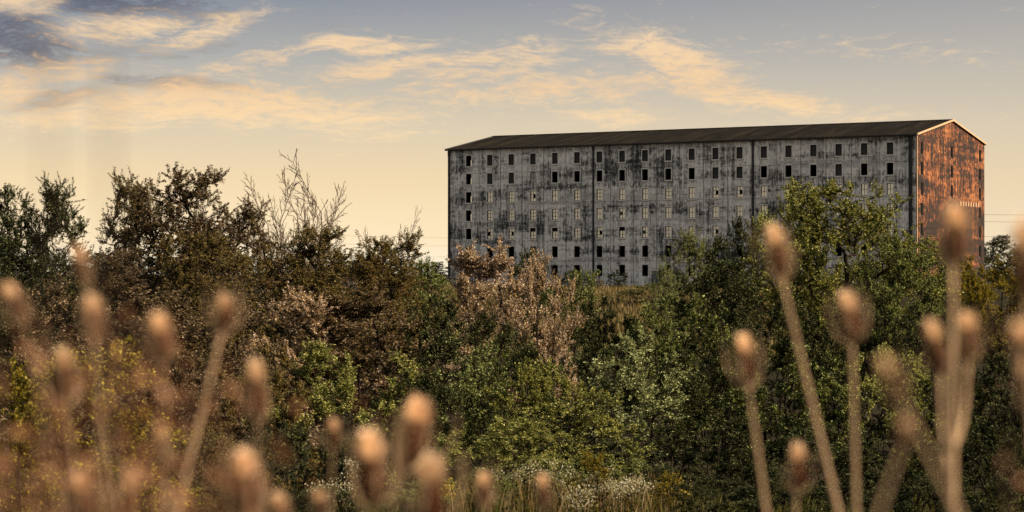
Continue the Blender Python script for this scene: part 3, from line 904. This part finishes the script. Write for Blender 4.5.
T = 'tree'
VEG = [
    # far trees behind and beside the warehouse
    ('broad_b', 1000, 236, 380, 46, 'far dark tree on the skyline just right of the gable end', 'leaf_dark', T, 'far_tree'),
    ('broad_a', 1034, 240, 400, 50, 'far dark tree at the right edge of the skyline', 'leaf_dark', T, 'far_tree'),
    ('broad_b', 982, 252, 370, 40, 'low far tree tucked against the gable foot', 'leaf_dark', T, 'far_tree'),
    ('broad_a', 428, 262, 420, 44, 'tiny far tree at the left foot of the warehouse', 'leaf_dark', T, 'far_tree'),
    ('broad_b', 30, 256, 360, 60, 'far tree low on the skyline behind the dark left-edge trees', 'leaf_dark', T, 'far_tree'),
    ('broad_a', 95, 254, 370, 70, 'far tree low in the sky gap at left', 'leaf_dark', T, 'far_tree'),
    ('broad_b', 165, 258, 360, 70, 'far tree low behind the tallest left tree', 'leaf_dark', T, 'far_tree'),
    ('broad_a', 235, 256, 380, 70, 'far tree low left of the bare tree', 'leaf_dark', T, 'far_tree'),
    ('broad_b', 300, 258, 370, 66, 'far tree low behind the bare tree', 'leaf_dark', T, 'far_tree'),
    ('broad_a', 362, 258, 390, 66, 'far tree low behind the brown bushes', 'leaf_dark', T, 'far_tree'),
    # scrub along the warehouse foot
    ('shrub_a', 617, 270, 292, 20, 'small round dark shrub alone at the foot of the grey wall', 'leaf_dark'),
    ('shrub_b', 566, 271, 300, 26, 'dark bush against the wall foot, second left of the lone round shrub', 'leaf_dark'),
    ('shrub_c', 594, 279, 285, 24, 'low olive bush at the wall foot under the first bay joint', 'leaf_olive'),
    ('shrub_c', 655, 283, 262, 52, 'low grassy green thicket on the bank below the door', 'leaf_green'),
    ('shrub_a', 690, 272, 270, 40, 'green bush on the bank behind the pale willow', 'leaf_green'),
    ('shrub_c', 632, 290, 235, 46, 'dark low thicket half way down the bank', 'leaf_dark'),
    ('shrub_b', 868, 262, 270, 60, 'bush at the wall foot behind the big green tree', 'leaf_green'),
    ('shrub_a', 935, 258, 270, 44, 'dark green bush at the corner between grey wall and rusty gable', 'leaf_dark'),
    ('shrub_c', 958, 268, 200, 60, 'dark green bush in front of the rusty gable foot', 'leaf_dark'),
    ('shrub_b', 1002, 252, 170, 84, 'yellow-leaved bush right of the gable foot', 'leaf_yellow'),
    ('shrub_a', 968, 266, 150, 64, 'yellow-green bush below the gable foot', 'leaf_yellow'),
    ('shrub_a', 1022, 268, 160, 60, 'yellow bush cut by the right edge of the picture', 'leaf_yellow'),
    # left skyline trees
    ('broad_b', 2, 188, 100, 80, 'dark tree cut by the left edge of the picture', 'leaf_dark', T, 'dark_tree'),
    ('sparse_b', 52, 182, 96, 80, 'dark tree with pointed top left of the sky gap', 'leaf_dark', T, 'dark_tree'),
    ('sparse_b', 134, 178, 92, 88, 'thin brown-leaved tree just right of the sky gap at left', 'leaf_olive', T, 'sparse_tree'),
    ('sparse_a', 190, 173, 90, 128, 'tallest brown-olive tree on the left skyline, sky showing through', 'leaf_brown', T, 'sparse_tree'),
    ('sparse_b', 236, 202, 94, 84, 'brown-olive tree between the tallest left tree and the bare one', 'leaf_brown', T, 'sparse_tree'),
    ('bare', 304, 172, 95, 100, 'leafless grey tree with bare forked branches against the sky', None, T, 'bare_tree'),
    ('bare', 392, 226, 105, 44, 'small leafless tree poking over the brown thicket near the warehouse', None, T, 'bare_tree'),
    ('sparse_a', 312, 230, 86, 120, 'bushy brown-olive tree in front of the bare tree', 'leaf_olive', T, 'bushy_tree'),
    ('sparse_b', 385, 234, 88, 105, 'bushy golden-brown tree right of the bare tree', 'leaf_olive', T, 'bushy_tree'),
    ('broad_b', 345, 252, 92, 120, 'dark olive tree filling in behind the brown bushes', 'leaf_olive', T, 'bushy_tree'),
    ('broad_b', 425, 262, 98, 70, 'dark green tree at the left end of the warehouse', 'leaf_green', T, 'bushy_tree'),
    ('broad_b', 210, 236, 82, 120, 'olive tree below the tallest left tree', 'leaf_olive', T, 'bushy_tree'),
    ('broad_b', 110, 252, 84, 130, 'brown tree filling the foot of the sky gap at left', 'leaf_brown', T, 'bushy_tree'),
    ('broad_a', 20, 240, 80, 130, 'dark tree low at the left edge', 'leaf_dark', T, 'bushy_tree'),
    # in front of the warehouse
    ('dry', 492, 247, 78, 92, 'pink-brown dry-leaved tree before the left end of the warehouse', 'leaf_pink', T, 'dry_tree'),
    ('dry_b', 540, 260, 76, 62, 'smaller pink-brown dry-leaved tree right of its bigger twin', 'leaf_pink', T, 'dry_tree'),
    ('broad_b', 528, 252, 110, 50, 'dark green tree peeping between the two pink-brown trees', 'leaf_dark', T, 'dark_tree'),
    ('broad_b', 572, 272, 100, 60, 'round green tree right of the pink-brown trees', 'leaf_green', T, 'round_tree'),
    ('willow', 690, 238, 120, 66, 'pale green upright willow before the grey wall', 'leaf_pale', T, 'willow_tree'),
    ('willow', 664, 270, 110, 40, 'short pale willow at the left of the upright willow', 'leaf_pale', T, 'willow_tree'),
    ('broad_b', 736, 220, 112, 56, 'dark green tree between the willow and the big green tree', 'leaf_dark', T, 'dark_tree'),
    ('broad_a', 846, 185, 90, 168, 'big spreading green tree hiding the right half of the grey wall', 'leaf_lime', T, 'big_tree'),
    ('broad_b', 788, 192, 94, 70, 'left shoulder tree of the big green tree', 'leaf_lime', T, 'big_tree'),
    ('broad_a', 895, 238, 84, 96, 'olive-green tree leaning out below the right of the big tree', 'leaf_green', T, 'big_tree'),
    ('broad_b', 720, 262, 84, 110, 'dark tree at the left foot of the big green tree', 'leaf_dark', T, 'dark_tree'),
    # second layer
    ('dry_b', 292, 296, 66, 120, 'pinkish brown thicket under the bare tree', 'leaf_pink', 'shrub', 'dry_shrub'),
    ('dry', 366, 292, 66, 110, 'pinkish brown thicket right of centre-left', 'leaf_brown', 'shrub', 'dry_shrub'),
    ('dry_b', 232, 300, 64, 110, 'brown thicket below the olive trees at left', 'leaf_brown', 'shrub', 'dry_shrub'),
    ('dry', 150, 292, 62, 120, 'brown thicket behind the blurred teasels at left', 'leaf_brown', 'shrub', 'dry_shrub'),
    ('dry_b', 60, 290, 60, 130, 'dark brown thicket at far left behind the blurred teasels', 'leaf_brown', 'shrub', 'dry_shrub'),
    ('shrub_a', 432, 300, 68, 96, 'dark green shrub left of the pink-brown tree', 'leaf_dark'),
    ('shrub_b', 500, 318, 66, 90, 'dark green shrub under the pink-brown trees', 'leaf_dark'),
    ('shrub_c', 560, 306, 82, 90, 'dark shrub under the round green tree', 'leaf_dark'),
    ('shrub_a', 512, 336, 70, 84, 'dark green shrub before the trunks of the pink-brown trees', 'leaf_green'),
    ('shrub_a', 606, 300, 96, 72, 'dark shrub at the foot of the bank', 'leaf_dark'),
    ('shrub_b', 655, 298, 98, 78, 'dark green shrub under the short willow', 'leaf_green'),
    ('shrub_a', 700, 300, 78, 96, 'dark green shrub under the upright willow', 'leaf_green'),
    ('shrub_b', 770, 292, 74, 110, 'deep green shrub under the left of the big tree', 'leaf_dark'),
    ('shrub_c', 850, 300, 72, 120, 'deep green shrub under the middle of the big tree', 'leaf_dark'),
    ('shrub_a', 925, 296, 72, 110, 'deep green shrub under the leaning olive-green tree', 'leaf_dark'),
    ('shrub_b', 995, 298, 76, 100, 'dark shrub under the yellow bushes at right', 'leaf_olive'),
    ('shrub_c', 1030, 310, 70, 90, 'brown-green shrub at the right edge', 'leaf_brown'),
    # third layer
    ('shrub_b', 345, 348, 52, 130, 'bright-tipped green shrub below the pinkish thicket', 'leaf_lime'),
    ('shrub_a', 262, 352, 50, 110, 'brown-green shrub left of the bright-tipped one', 'leaf_olive'),
    ('shrub_c', 425, 372, 52, 130, 'dark shrub in the hollow left of centre', 'leaf_dark'),
    ('airy', 478, 352, 54, 100, 'leafy shrub with pale tips near the centre', 'leaf_green'),
    ('shrub_c', 540, 360, 54, 130, 'broad green shrub at the centre', 'leaf_lime'),
    ('airy', 640, 338, 56, 120, 'airy pale green shrub on thin dark stems', 'leaf_pale'),
    ('shrub_b', 592, 372, 58, 90, 'dark shrub left of the airy pale shrub', 'leaf_dark'),
    ('shrub_b', 715, 350, 58, 110, 'dark shrub right of the airy pale shrub', 'leaf_dark'),
    ('shrub_a', 800, 350, 54, 130, 'leafy green shrub behind the tall slanting teasel', 'leaf_green'),
    ('shrub_c', 888, 348, 54, 130, 'sunlit small-leaved shrub left of the thick blurred stem', 'leaf_lime'),
    ('shrub_a', 965, 356, 54, 110, 'dark shrub behind the thick blurred stem', 'leaf_dark'),
    ('shrub_b', 1025, 360, 52, 100, 'dark shrub low at the right edge', 'leaf_dark'),
    ('shrub_a', 170, 356, 48, 120, 'brown shrub right of the yellow-leaved sapling', 'leaf_brown'),
    ('shrub_c', 60, 372, 46, 150, 'dark brown shrub behind the yellow-leaved sapling', 'leaf_brown'),
    # front layer
    ('shrub_c', 300, 425, 42, 130, 'dark shrub low in front at left of centre', 'leaf_dark'),
    ('shrub_a', 395, 428, 42, 120, 'dark green shrub behind the cluster of blurred heads', 'leaf_dark'),
    ('shrub_b', 500, 425, 43, 120, 'yellow-green leafy shrub above the white asters', 'leaf_lime'),
    ('airy', 560, 395, 46, 130, 'green shrub with thin branches above the white flowers', 'leaf_lime'),
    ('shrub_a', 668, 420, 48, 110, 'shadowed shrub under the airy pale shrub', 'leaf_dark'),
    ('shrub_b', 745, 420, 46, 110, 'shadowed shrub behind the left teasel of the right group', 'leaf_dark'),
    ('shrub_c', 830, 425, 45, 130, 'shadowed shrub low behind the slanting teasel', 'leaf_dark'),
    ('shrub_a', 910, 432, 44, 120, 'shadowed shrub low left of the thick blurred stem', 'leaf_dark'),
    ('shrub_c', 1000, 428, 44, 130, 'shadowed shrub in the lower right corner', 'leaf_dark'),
    ('shrub_c', 210, 430, 40, 120, 'dull brown shrub low behind the tall left teasel', 'leaf_olive'),
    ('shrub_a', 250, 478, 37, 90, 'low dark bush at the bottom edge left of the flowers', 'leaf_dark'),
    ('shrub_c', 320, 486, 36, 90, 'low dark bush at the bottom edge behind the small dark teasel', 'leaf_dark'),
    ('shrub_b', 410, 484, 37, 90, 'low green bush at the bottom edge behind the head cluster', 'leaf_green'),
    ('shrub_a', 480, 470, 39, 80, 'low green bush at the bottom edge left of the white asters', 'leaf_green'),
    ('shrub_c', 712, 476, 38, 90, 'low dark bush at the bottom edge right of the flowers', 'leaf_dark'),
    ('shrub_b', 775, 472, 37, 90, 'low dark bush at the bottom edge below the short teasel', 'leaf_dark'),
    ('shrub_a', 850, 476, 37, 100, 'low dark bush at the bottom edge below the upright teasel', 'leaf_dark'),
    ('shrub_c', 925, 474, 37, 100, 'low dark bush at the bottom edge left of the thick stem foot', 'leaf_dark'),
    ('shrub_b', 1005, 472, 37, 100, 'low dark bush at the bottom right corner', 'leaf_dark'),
    ('shrub_c', 165, 480, 34, 110, 'low olive bush at the bottom edge below the tall leaning teasel', 'leaf_olive'),
    ('shrub_a', 20, 476, 32, 120, 'low olive bush at the bottom left corner', 'leaf_olive'),
    ('shrub_a', 545, 462, 42, 80, 'leafy green bush at the bottom behind the thin white asters', 'leaf_green'),
    ('shrub_b', 605, 458, 43, 84, 'leafy green bush at the bottom behind the brightest asters', 'leaf_green'),
    ('shrub_c', 662, 466, 42, 80, 'leafy dark bush at the bottom just right of the asters', 'leaf_dark'),
    ('sapling', 94, 344, 27, 135, 'sapling with large round yellow leaves at lower left', 'leaf_yellow', 'sapling', 'yellow_sapling'),
    ('sapling', 28, 362, 26, 80, 'green-yellow sapling at the left edge', 'leaf_yellow', 'sapling', 'yellow_sapling'),
    ('sapling', 130, 405, 27, 70, 'small yellow sapling low right of the larger yellow one', 'leaf_yellow', 'sapling', 'yellow_sapling'),
    ('shrub_c', 70, 440, 34, 150, 'dark undergrowth shrub below the yellow sapling', 'leaf_olive'),
    ('sapling', 592, 452, 38, 36, 'small bright yellow-green sapling above the white flowers', 'leaf_yellow', 'sapling', 'yellow_sapling'),
    ('sapling', 668, 472, 40, 24, 'tiny yellow sapling right of the white flowers', 'leaf_yellow', 'sapling', 'yellow_sapling'),
]
for v in VEG:
    plant(*v[:5], v[5], v[6], v[7] if len(v) > 7 else 'shrub', v[8] if len(v) > 8 else 'shrub')

# ------------------------------------------------------------------ grass (stuff)
def grass(name, n, seed, region, hgt, wid, mat, label, clump=.25, per=7):
    rg = np.random.default_rng(seed)
    px = rg.uniform(region[0], region[1], n); u = rg.random(n)
    d = region[2] + (region[3] - region[2]) * u
    x0 = (px - 512) / F * d
    x0 = np.repeat(x0, per) + rg.normal(size=n * per) * clump; y0 = np.repeat(d, per) + rg.normal(size=n * per) * clump
    z0 = np.array([zg(a, b) for a, b in zip(x0, y0)]) - .03
    N = n * per
    h = hgt * rg.uniform(.45, 1.3, N); a = rg.uniform(0, 6.28, N); ln = rg.uniform(.05, .45, N) * h
    wd = wid * rg.uniform(.6, 1.4, N)
    dx, dy = np.cos(a) * ln, np.sin(a) * ln
    px_, py_ = -np.sin(a) * wd / 2, np.cos(a) * wd / 2
    ra = rg.uniform(0, 3.14, N); px_, py_ = np.cos(ra) * wd / 2, np.sin(ra) * wd / 2
    V = np.zeros((N, 4, 3))
    V[:, 0] = np.stack([x0 - px_, y0 - py_, z0], 1); V[:, 1] = np.stack([x0 + px_, y0 + py_, z0], 1)
    V[:, 2] = np.stack([x0 + dx + px_ * .15, y0 + dy + py_ * .15, z0 + h], 1); V[:, 3] = np.stack([x0 + dx * .45 - px_ * .8, y0 + dy * .45 - py_ * .8, z0 + h * .6], 1)
    o = link(name, quads_mesh(name, V, M[mat]))
    tag(o, label, 'grass', None, 'stuff')


grass('green_grass', 2600, 1, (-60, 1090, 38, 54), .38, .010, 'green_grass', 'rank green grass along the bottom of the hollow')
grass('dry_grass', 200, 2, (440, 660, 37, 46), .65, .007, 'dry_grass', 'tall dry bleached grass stems along the bottom of the hollow')
grass('bank_grass', 5200, 3, (380, 800, 150, 300), .6, .10, 'dry_grass', 'dry tan grass on the bank below the warehouse', .8)

# ------------------------------------------------------------------ flowering weeds
def flower_clump(px, top, d, wpx, label, petal, seed, density=1.0, name='aster_clump'):
    rg = np.random.default_rng(seed)
    x = px_x(px, d); z0 = zg(x, d) - .03
    hgt = px_z(top, d) - z0; wd = wpx / F * d
    e = empty(name, (x, d, z0)); tag(e, label, 'flowers', 'flowering weeds along the bottom')
    tb = MB(); FL = []; LV = []
    for k in range(int(26 * density)):
        a = rg.uniform(0, 6.28); r = wd / 2 * math.sqrt(rg.random())
        hk = hgt * rg.uniform(.62, 1.0) * (1 - .18 * (r / (wd / 2)) ** 2)
        b0 = np.array([math.cos(a) * r * .6, math.sin(a) * r * .6, 0]); tp = np.array([math.cos(a) * r, math.sin(a) * r, hk])
        md = (b0 + tp) / 2 + rg.normal(size=3) * .03
        tb.tube([tuple(b0), tuple(md), tuple(tp)], [.006, .004, .002], 3, cap=False)
        for q in range(int(rg.integers(22, 42))):
            FL.append(tp + rg.normal(size=3) * np.array([.075, .075, .055]))
        for q in range(26):
            u = rg.uniform(.15, .95); LV.append(b0 * (1 - u) + tp * u + rg.normal(size=3) * .05)

    def cards(C, s, asp):
        C = np.array(C); n = len(C)
        ax = rg.normal(size=(n, 3)); ax /= np.linalg.norm(ax, axis=1)[:, None]
        sd = np.cross(ax, rg.normal(size=(n, 3))); sd /= np.linalg.norm(sd, axis=1)[:, None]
        l = s * rg.uniform(.6, 1.3, n)[:, None]
        return np.stack([C - ax * l / 2, C + sd * l / asp / 2, C + ax * l / 2, C - sd * l / asp / 2], 1)
    link('stem', tb.mesh('stem', M['weed_stem']), e)
    link('foliage', quads_mesh('foliage', cards(LV, .075, 3.5), M['green_grass']), e)
    link('blossom', quads_mesh('blossom', cards(FL, .034, 1.2), M[petal]), e)


flower_clump(606, 470, 38, 44, 'white aster clump, brightest of the flowers at the bottom centre', 'petal_white', 1)
flower_clump(632, 474, 39, 30, 'white aster clump right beside the brightest one', 'petal_white', 2)
flower_clump(580, 486, 36, 36, 'low white aster clump left of the brightest one', 'petal_white', 3, .6)
flower_clump(520, 455, 40, 44, 'thin white aster clump above the middle blurred teasel heads', 'petal_white', 4, .5)
flower_clump(556, 462, 40, 34, 'sparse pale aster clump between the thin and the low white ones', 'petal_white', 5, .4)
flower_clump(352, 462, 40, 40, 'grey-white aster clump behind the blurred head cluster', 'petal_white', 6, .6)
flower_clump(330, 478, 39, 40, 'grey-white aster clump left of the blurred head cluster', 'petal_white', 7, .5)
flower_clump(440, 480, 38, 36, 'faint yellow goldenrod clump behind the blurred head cluster', 'petal_gold', 8, .5, 'goldenrod_clump')
flower_clump(676, 478, 40, 26, 'small goldenrod clump right of the white asters', 'petal_gold', 9, .35, 'goldenrod_clump')

# ------------------------------------------------------------------ foreground teasels, out of focus
def head_meshes(seed, hl, hr):
    rg = np.random.default_rng(seed)
    prof = []
    for k in range(12):
        u = k / 11
        r = hr * math.sin(math.pi * (u * .93 + .05)) ** .7 * (1.18 - .62 * u)
        prof.append((max(r, .0008), hl * u))
    core = MB().lathe(prof, 12)
    n = 390
    V = []
    for k in range(n):
        u = .9 * (k + .5) / 210 if k < 210 else .72 + .28 * (k - 210) / 180; a = k * 2.39996
        r = hr * math.sin(math.pi * (u * .93 + .05)) ** .7 * (1.18 - .62 * u)
        o = np.array([math.cos(a) * r, math.sin(a) * r, hl * u])
        d = np.array([math.cos(a), math.sin(a), .25 + (1.9 * u ** 3 if k >= 210 else .8 * u * u)]) + rg.normal(size=3) * .12
        d /= np.linalg.norm(d)
        ln = rg.uniform(.008, .0135) * (.8 + .5 * u)
        s_ = np.cross(d, [0.1, 0.2, 1]); s_ /= np.linalg.norm(s_)
        wd = .00040 if k < 210 else .00115  # wider crest spines put the sunlit bright top into the shape
        V.append([o - s_ * wd, o + s_ * wd, o + d * ln + s_ * .0002, o + d * ln * .6 - s_ * wd * .55])
    return core.mesh('head', M['teasel_core'], True), quads_mesh('spines', np.array(V), M['teasel_spine'])


HEADS = [head_meshes(1, .060, .0125), head_meshes(2, .054, .0128), head_meshes(3, .066, .0125)]


def bract_mesh(seed, hl):
    rg = np.random.default_rng(seed)
    mb = MB()
    for k in range(6):
        a = k * 1.047 + rg.uniform(-.2, .2); ln = hl * rg.uniform(.7, 1.15)
        pts = []
        for q in range(6):
            u = q / 5
            r = .005 + ln * .26 * math.sin(u * 2.2); z = -.004 + ln * (u ** 1.4) * .95
            pts.append((math.cos(a) * r, math.sin(a) * r, z))
        mb.tube(pts, [.0011, .0011, .0010, .0008, .0006, .0003], 4)
    return mb.mesh('bract', M['teasel_stem'])


BRACT = [bract_mesh(k, .07) for k in range(3)]


def curve(p0, p1, p2, n=10):
    p0, p1, p2 = Vector(p0), Vector(p1), Vector(p2)
    return [p0 * (1 - u) ** 2 + p1 * 2 * u * (1 - u) + p2 * u * u for u in [k / n for k in range(n + 1)]]


def teasel(heads, stem_px, d, label, sr=.0035, seed=0, hs=1.0):
    """heads: list of (px, py, tilt_px, size); stem_px: column where the stem leaves the bottom of the picture"""
    rr = random.Random(seed)
    hp = [Vector((px_x(h[0], d + k * .03), d + k * .03, px_z(h[1], d))) for k, h in enumerate(heads)]
    pb = Vector((px_x(stem_px, d), d, px_z(512, d)))
    h0 = hp[0]
    gx = pb.x + (pb.x - h0.x) * .5
    root = Vector((gx, d + rr.uniform(-.05, .05), zg(gx, d) - .02))
    e = empty('teasel', root)
    tag(e, label, 'teasel', 'out-of-focus teasels in the foreground')
    mid = pb + (pb - h0) * .15
    L0 = curve(h0, h0.lerp(pb, .5), pb, 8)[:-1] + curve(pb, mid, root, 8)
    st = MB()
    n = len(L0)
    st.tube([p - root for p in L0], [sr * (.75 + .9 * k / n) for k in range(n)], 7)
    stem = link('stem', st.mesh('stem', M['teasel_stem'], True), e)
    for k, h in enumerate(heads):
        p = hp[k]
        size = h[3]
        if k > 0:
            j = min(range(n), key=lambda q: abs(L0[q].z - (p.z - .10)))
            br = MB().tube([q - root for q in curve(L0[j], Vector((p.x, p.y, L0[j].z + .02)), p, 6)], [sr * .7] * 7, 6)
            link('branch', br.mesh('branch', M['teasel_stem'], True), e)
        dirv = Vector((h[2], rr.uniform(-6, 6), 50)).normalized()
        q = dirv.to_track_quat('Z', 'Y')
        co, spn = HEADS[(seed + k) % 3]
        ho = link('head', co, e, p - root); ho.rotation_mode = 'QUATERNION'; ho.rotation_quaternion = q; ws = size * rr.uniform(.88, 1.18); ho.scale = (ws, ws, size * rr.uniform(.86, 1.14))
        link('spines', spn, ho)
        bo = link('bracts', BRACT[(seed + k) % 3], ho); bo.scale = (rr.uniform(.8, 1.5),) * 2 + (rr.uniform(.8, 1.35),); bo.rotation_euler = (rr.uniform(-.15, .15), rr.uniform(-.15, .15), rr.uniform(0, 6))
    # a pair of withered leaves clasping the stem lower down
    for s_ in (-1, 1):
        j = n // 2 + 3
        p = L0[j] - root
        lf = MB()
        prev = None
        for k in range(6):
            u = k / 5
            c_ = p + Vector((s_ * .12 * u, .02 * u, .06 * u - .10 * u * u)); wd = .012 * math.sin(math.pi * min(1, u + .12)) + .001
            lf.v += [tuple(c_ + Vector((0, -wd, .004))), tuple(c_ - Vector((0, 0, .002))), tuple(c_ + Vector((0, wd, .004)))]
            if k: b = len(lf.v) - 6; lf.f += [(b, b + 1, b + 4, b + 3), (b + 1, b + 2, b + 5, b + 4)]
        link('leaf', lf.mesh('leaf', M['weed_brown']), e)
    return e


# (bottom of the head in pixels, tilt, scale)
TEASELS = [
    ([(781, 277, -8, 1.0)], 838, 2.75, 'tall slanting teasel reaching over the big green tree', 0.0029),
    ([(852, 341, -5, 1.05)], 856, 2.8, 'upright teasel beside the tall slanting one', 0.0024),
    ([(748, 384, -5, .95)], 766, 2.8, 'teasel standing left of the tall slanting one', 0.0024),
    ([(797, 490, 2, .85)], 795, 2.9, 'short teasel between the left one and the slanting one', 0.0014),
    ([(952, 262, 4, 1.05), (940, 374, -10, .8), (967, 362, 3, .8)], 952, 2.35, 'thick-stemmed branching teasel in front of the rusty gable', 0.0038),
    ([(900, 398, -22, .35)], 958, 1.5, 'blurred broken stem slanting right of the upright teasel', 0.0014),
    ([(902, 448, 10, .35)], 878, 1.6, 'faint blurred short stem low between the upright and thick teasels', 0.0016),
    ([(1036, 366, -22, .6)], 1075, 1.6, 'very blurred teasel leaning in at the right edge', 0.0016),
    ([(1030, 420, -4, .8)], 1036, 2.1, 'blurred teasel cut by the right edge low down', 0.0016),
    ([(1026, 300, -3, .9)], 1034, 1.9, 'blurred teasel cut by the right edge beside the yellow bush', 0.0016),
    ([(222, 330, 6, 0.72)], 176, 2.6, 'tall left teasel with long leaning stem', 0.0031),
    ([(66, 402, -3, 0.81)], 78, 2.5, 'teasel in front of the yellow-leaved sapling', 0.0010),
    ([(94, 338, -3, 0.68)], 100, 2.2, 'blurred teasel left of the tall leaning one, higher of two', 0.0009),
    ([(162, 362, -4, 0.66)], 168, 2.1, 'blurred teasel just left of the tall leaning stem', 0.0010),
    ([(257, 420, -2, 0.86)], 262, 2.7, 'teasel right of the tall leaning one with bright head', 0.0009),
    ([(333, 448, 2, 0.59)], 330, 2.8, 'lone small teasel left of the head cluster', 0.0009),
    ([(374, 506, -4, 1.35)], 372, 2.5, 'largest teasel head of the cluster at bottom left of centre', 0.0009),
    ([(406, 466, 12, 1.15)], 392, 2.6, 'teasel head tilting right at the top of the cluster', 0.0009),
    ([(428, 532, 4, 1.2)], 430, 2.2, 'blurred teasel head at the right foot of the cluster', 0.0009),
    ([(484, 506, -1, 0.68)], 486, 2.9, 'teasel head alone right of the cluster', 0.0007),
    ([(543, 508, 0, 0.52)], 543, 2.9, 'rightmost small teasel head at the bottom centre', 0.0007),
    ([(246, 520, -2, 1.05)], 246, 2.3, 'blurred teasel low below the bright-headed one', 0.0009),
    ([(165, 466, -5, 0.59)], 172, 2.3, 'small teasel against the tall leaning stem', 0.0009),
    ([(24, 318, -30, 0.55)], 60, 2.1, 'very blurred teasel lying over at the far left', 0.0009),
    ([(86, 284, -12, 0.46)], 110, 2.1, 'very blurred teasel high at far left', 0.0007),
    ([(86, 520, -8, 0.81)], 88, 2.2, 'blurred teasel low at far left', 0.0009),
    ([(128, 524, 4, 0.68)], 126, 2.2, 'blurred teasel low, second from the left edge', 0.0009),
    ([(320, 518, 2, 0.49)], 320, 2.6, 'small dark teasel low left of the largest head', 0.0007),
    ([(282, 530, -6, 0.69)], 284, 2.4, 'teasel head just peeping over the bottom edge left of the small dark one', 0.0007),
]
for k, (hd, sp_, d, lb, sr) in enumerate(TEASELS):
    teasel(hd, sp_, d, lb, sr, k)

# near dry weeds, so close that the lens dissolves them into a brown veil
def weed(px, top, d, wpx, label, seed, n=7, tufts=56):
    rg = np.random.default_rng(seed)
    x = px_x(px, d); z0 = zg(x, d) - .02
    e = empty('dry_weed', (x, d, z0)); tag(e, label, 'weed', 'very near dry weeds at the left')
    zt = px_z(top, d) - z0; wd = wpx / F * d
    tb = MB(); C = []
    for k in range(n):
        ox = rg.uniform(-wd / 2, wd / 2); oy = rg.uniform(-.06, .06)
        ht = zt * rg.uniform(.86, 1.0)
        pts = curve((ox * .2, oy * .2, 0), (ox * .7, oy, ht * .6), (ox, oy, ht), 6)
        tb.tube(pts, [.0009, .0009, .0008, .0007, .0007, .0006, .0004], 5)
        for q in range(tufts):
            u = 1 - .16 * rg.random()
            c_ = Vector((ox * u, oy, ht * u))
            C.append(np.array(c_) + rg.normal(size=3) * np.array([.04, .03, .02]))
    link('stem', tb.mesh('stem', M['weed_stem']), e)
    C = np.array(C); m_ = len(C)
    ax = rg.normal(size=(m_, 3)); ax /= np.linalg.norm(ax, axis=1)[:, None]
    sd = np.cross(ax, rg.normal(size=(m_, 3))); sd /= np.linalg.norm(sd, axis=1)[:, None]
    l = .006 * rg.uniform(.5, 1.4, m_)[:, None]
    link('seed_head', quads_mesh('seed_head', np.stack([C - ax * l, C + sd * l * .5, C + ax * l, C - sd * l * .5], 1), M['weed_brown']), e)['kind'] = 'stuff'


weed(60, 262, 1.5, 120, 'veil of blurred brown weed at the upper far left', 1)
weed(150, 255, 1.6, 130, 'veil of blurred brown weed under the tallest left tree', 2)
weed(210, 400, 1.6, 120, 'veil of blurred brown weed right of the tall leaning teasel', 5)
weed(190, 470, 1.5, 150, 'veil of blurred brown weed along the bottom left', 7)
weed(95, 300, 1.7, 160, 'veil of blurred orange weed between the two tallest blurred heads at left', 11, 6, 60)
weed(225, 330, 1.8, 130, 'veil of blurred orange weed right of the tall leaning teasel head', 12, 5, 50)
weed(15, 350, 1.6, 120, 'veil of blurred orange weed at the left edge below the sapling top', 13, 5, 50)
weed(1010, 330, 1.5, 60, 'veil of blurred brown weed at the right edge', 8, 3, 12)
weed(420, 480, 1.8, 120, 'veil of blurred brown weed under the head cluster', 9, 3, 12)


def stalk(px, top, pxb, d, r, label):
    x0 = px_x(pxb, d); z0 = zg(x0, d) - .02
    p0 = Vector((x0, d, z0)); p2 = Vector((px_x(px, d), d, px_z(top, d)))
    o = link('dry_stalk', MB().tube([q - p0 for q in curve(p0, p0.lerp(p2, .5) + Vector((.01, 0, .02)), p2, 10)], [r * (1.25 - .8 * k / 10) for k in range(11)], 6).mesh('dry_stalk', M['stalk_dark'], True), None, p0)
    tag(o, label, 'stalk', 'near stalks smeared by the lens')


stalk(108, 20, 92, .8, .0014, 'smeared vertical stalk against the sky at upper left')
stalk(48, 40, 60, .75, .0011, 'fainter smeared stalk near the left edge of the sky')
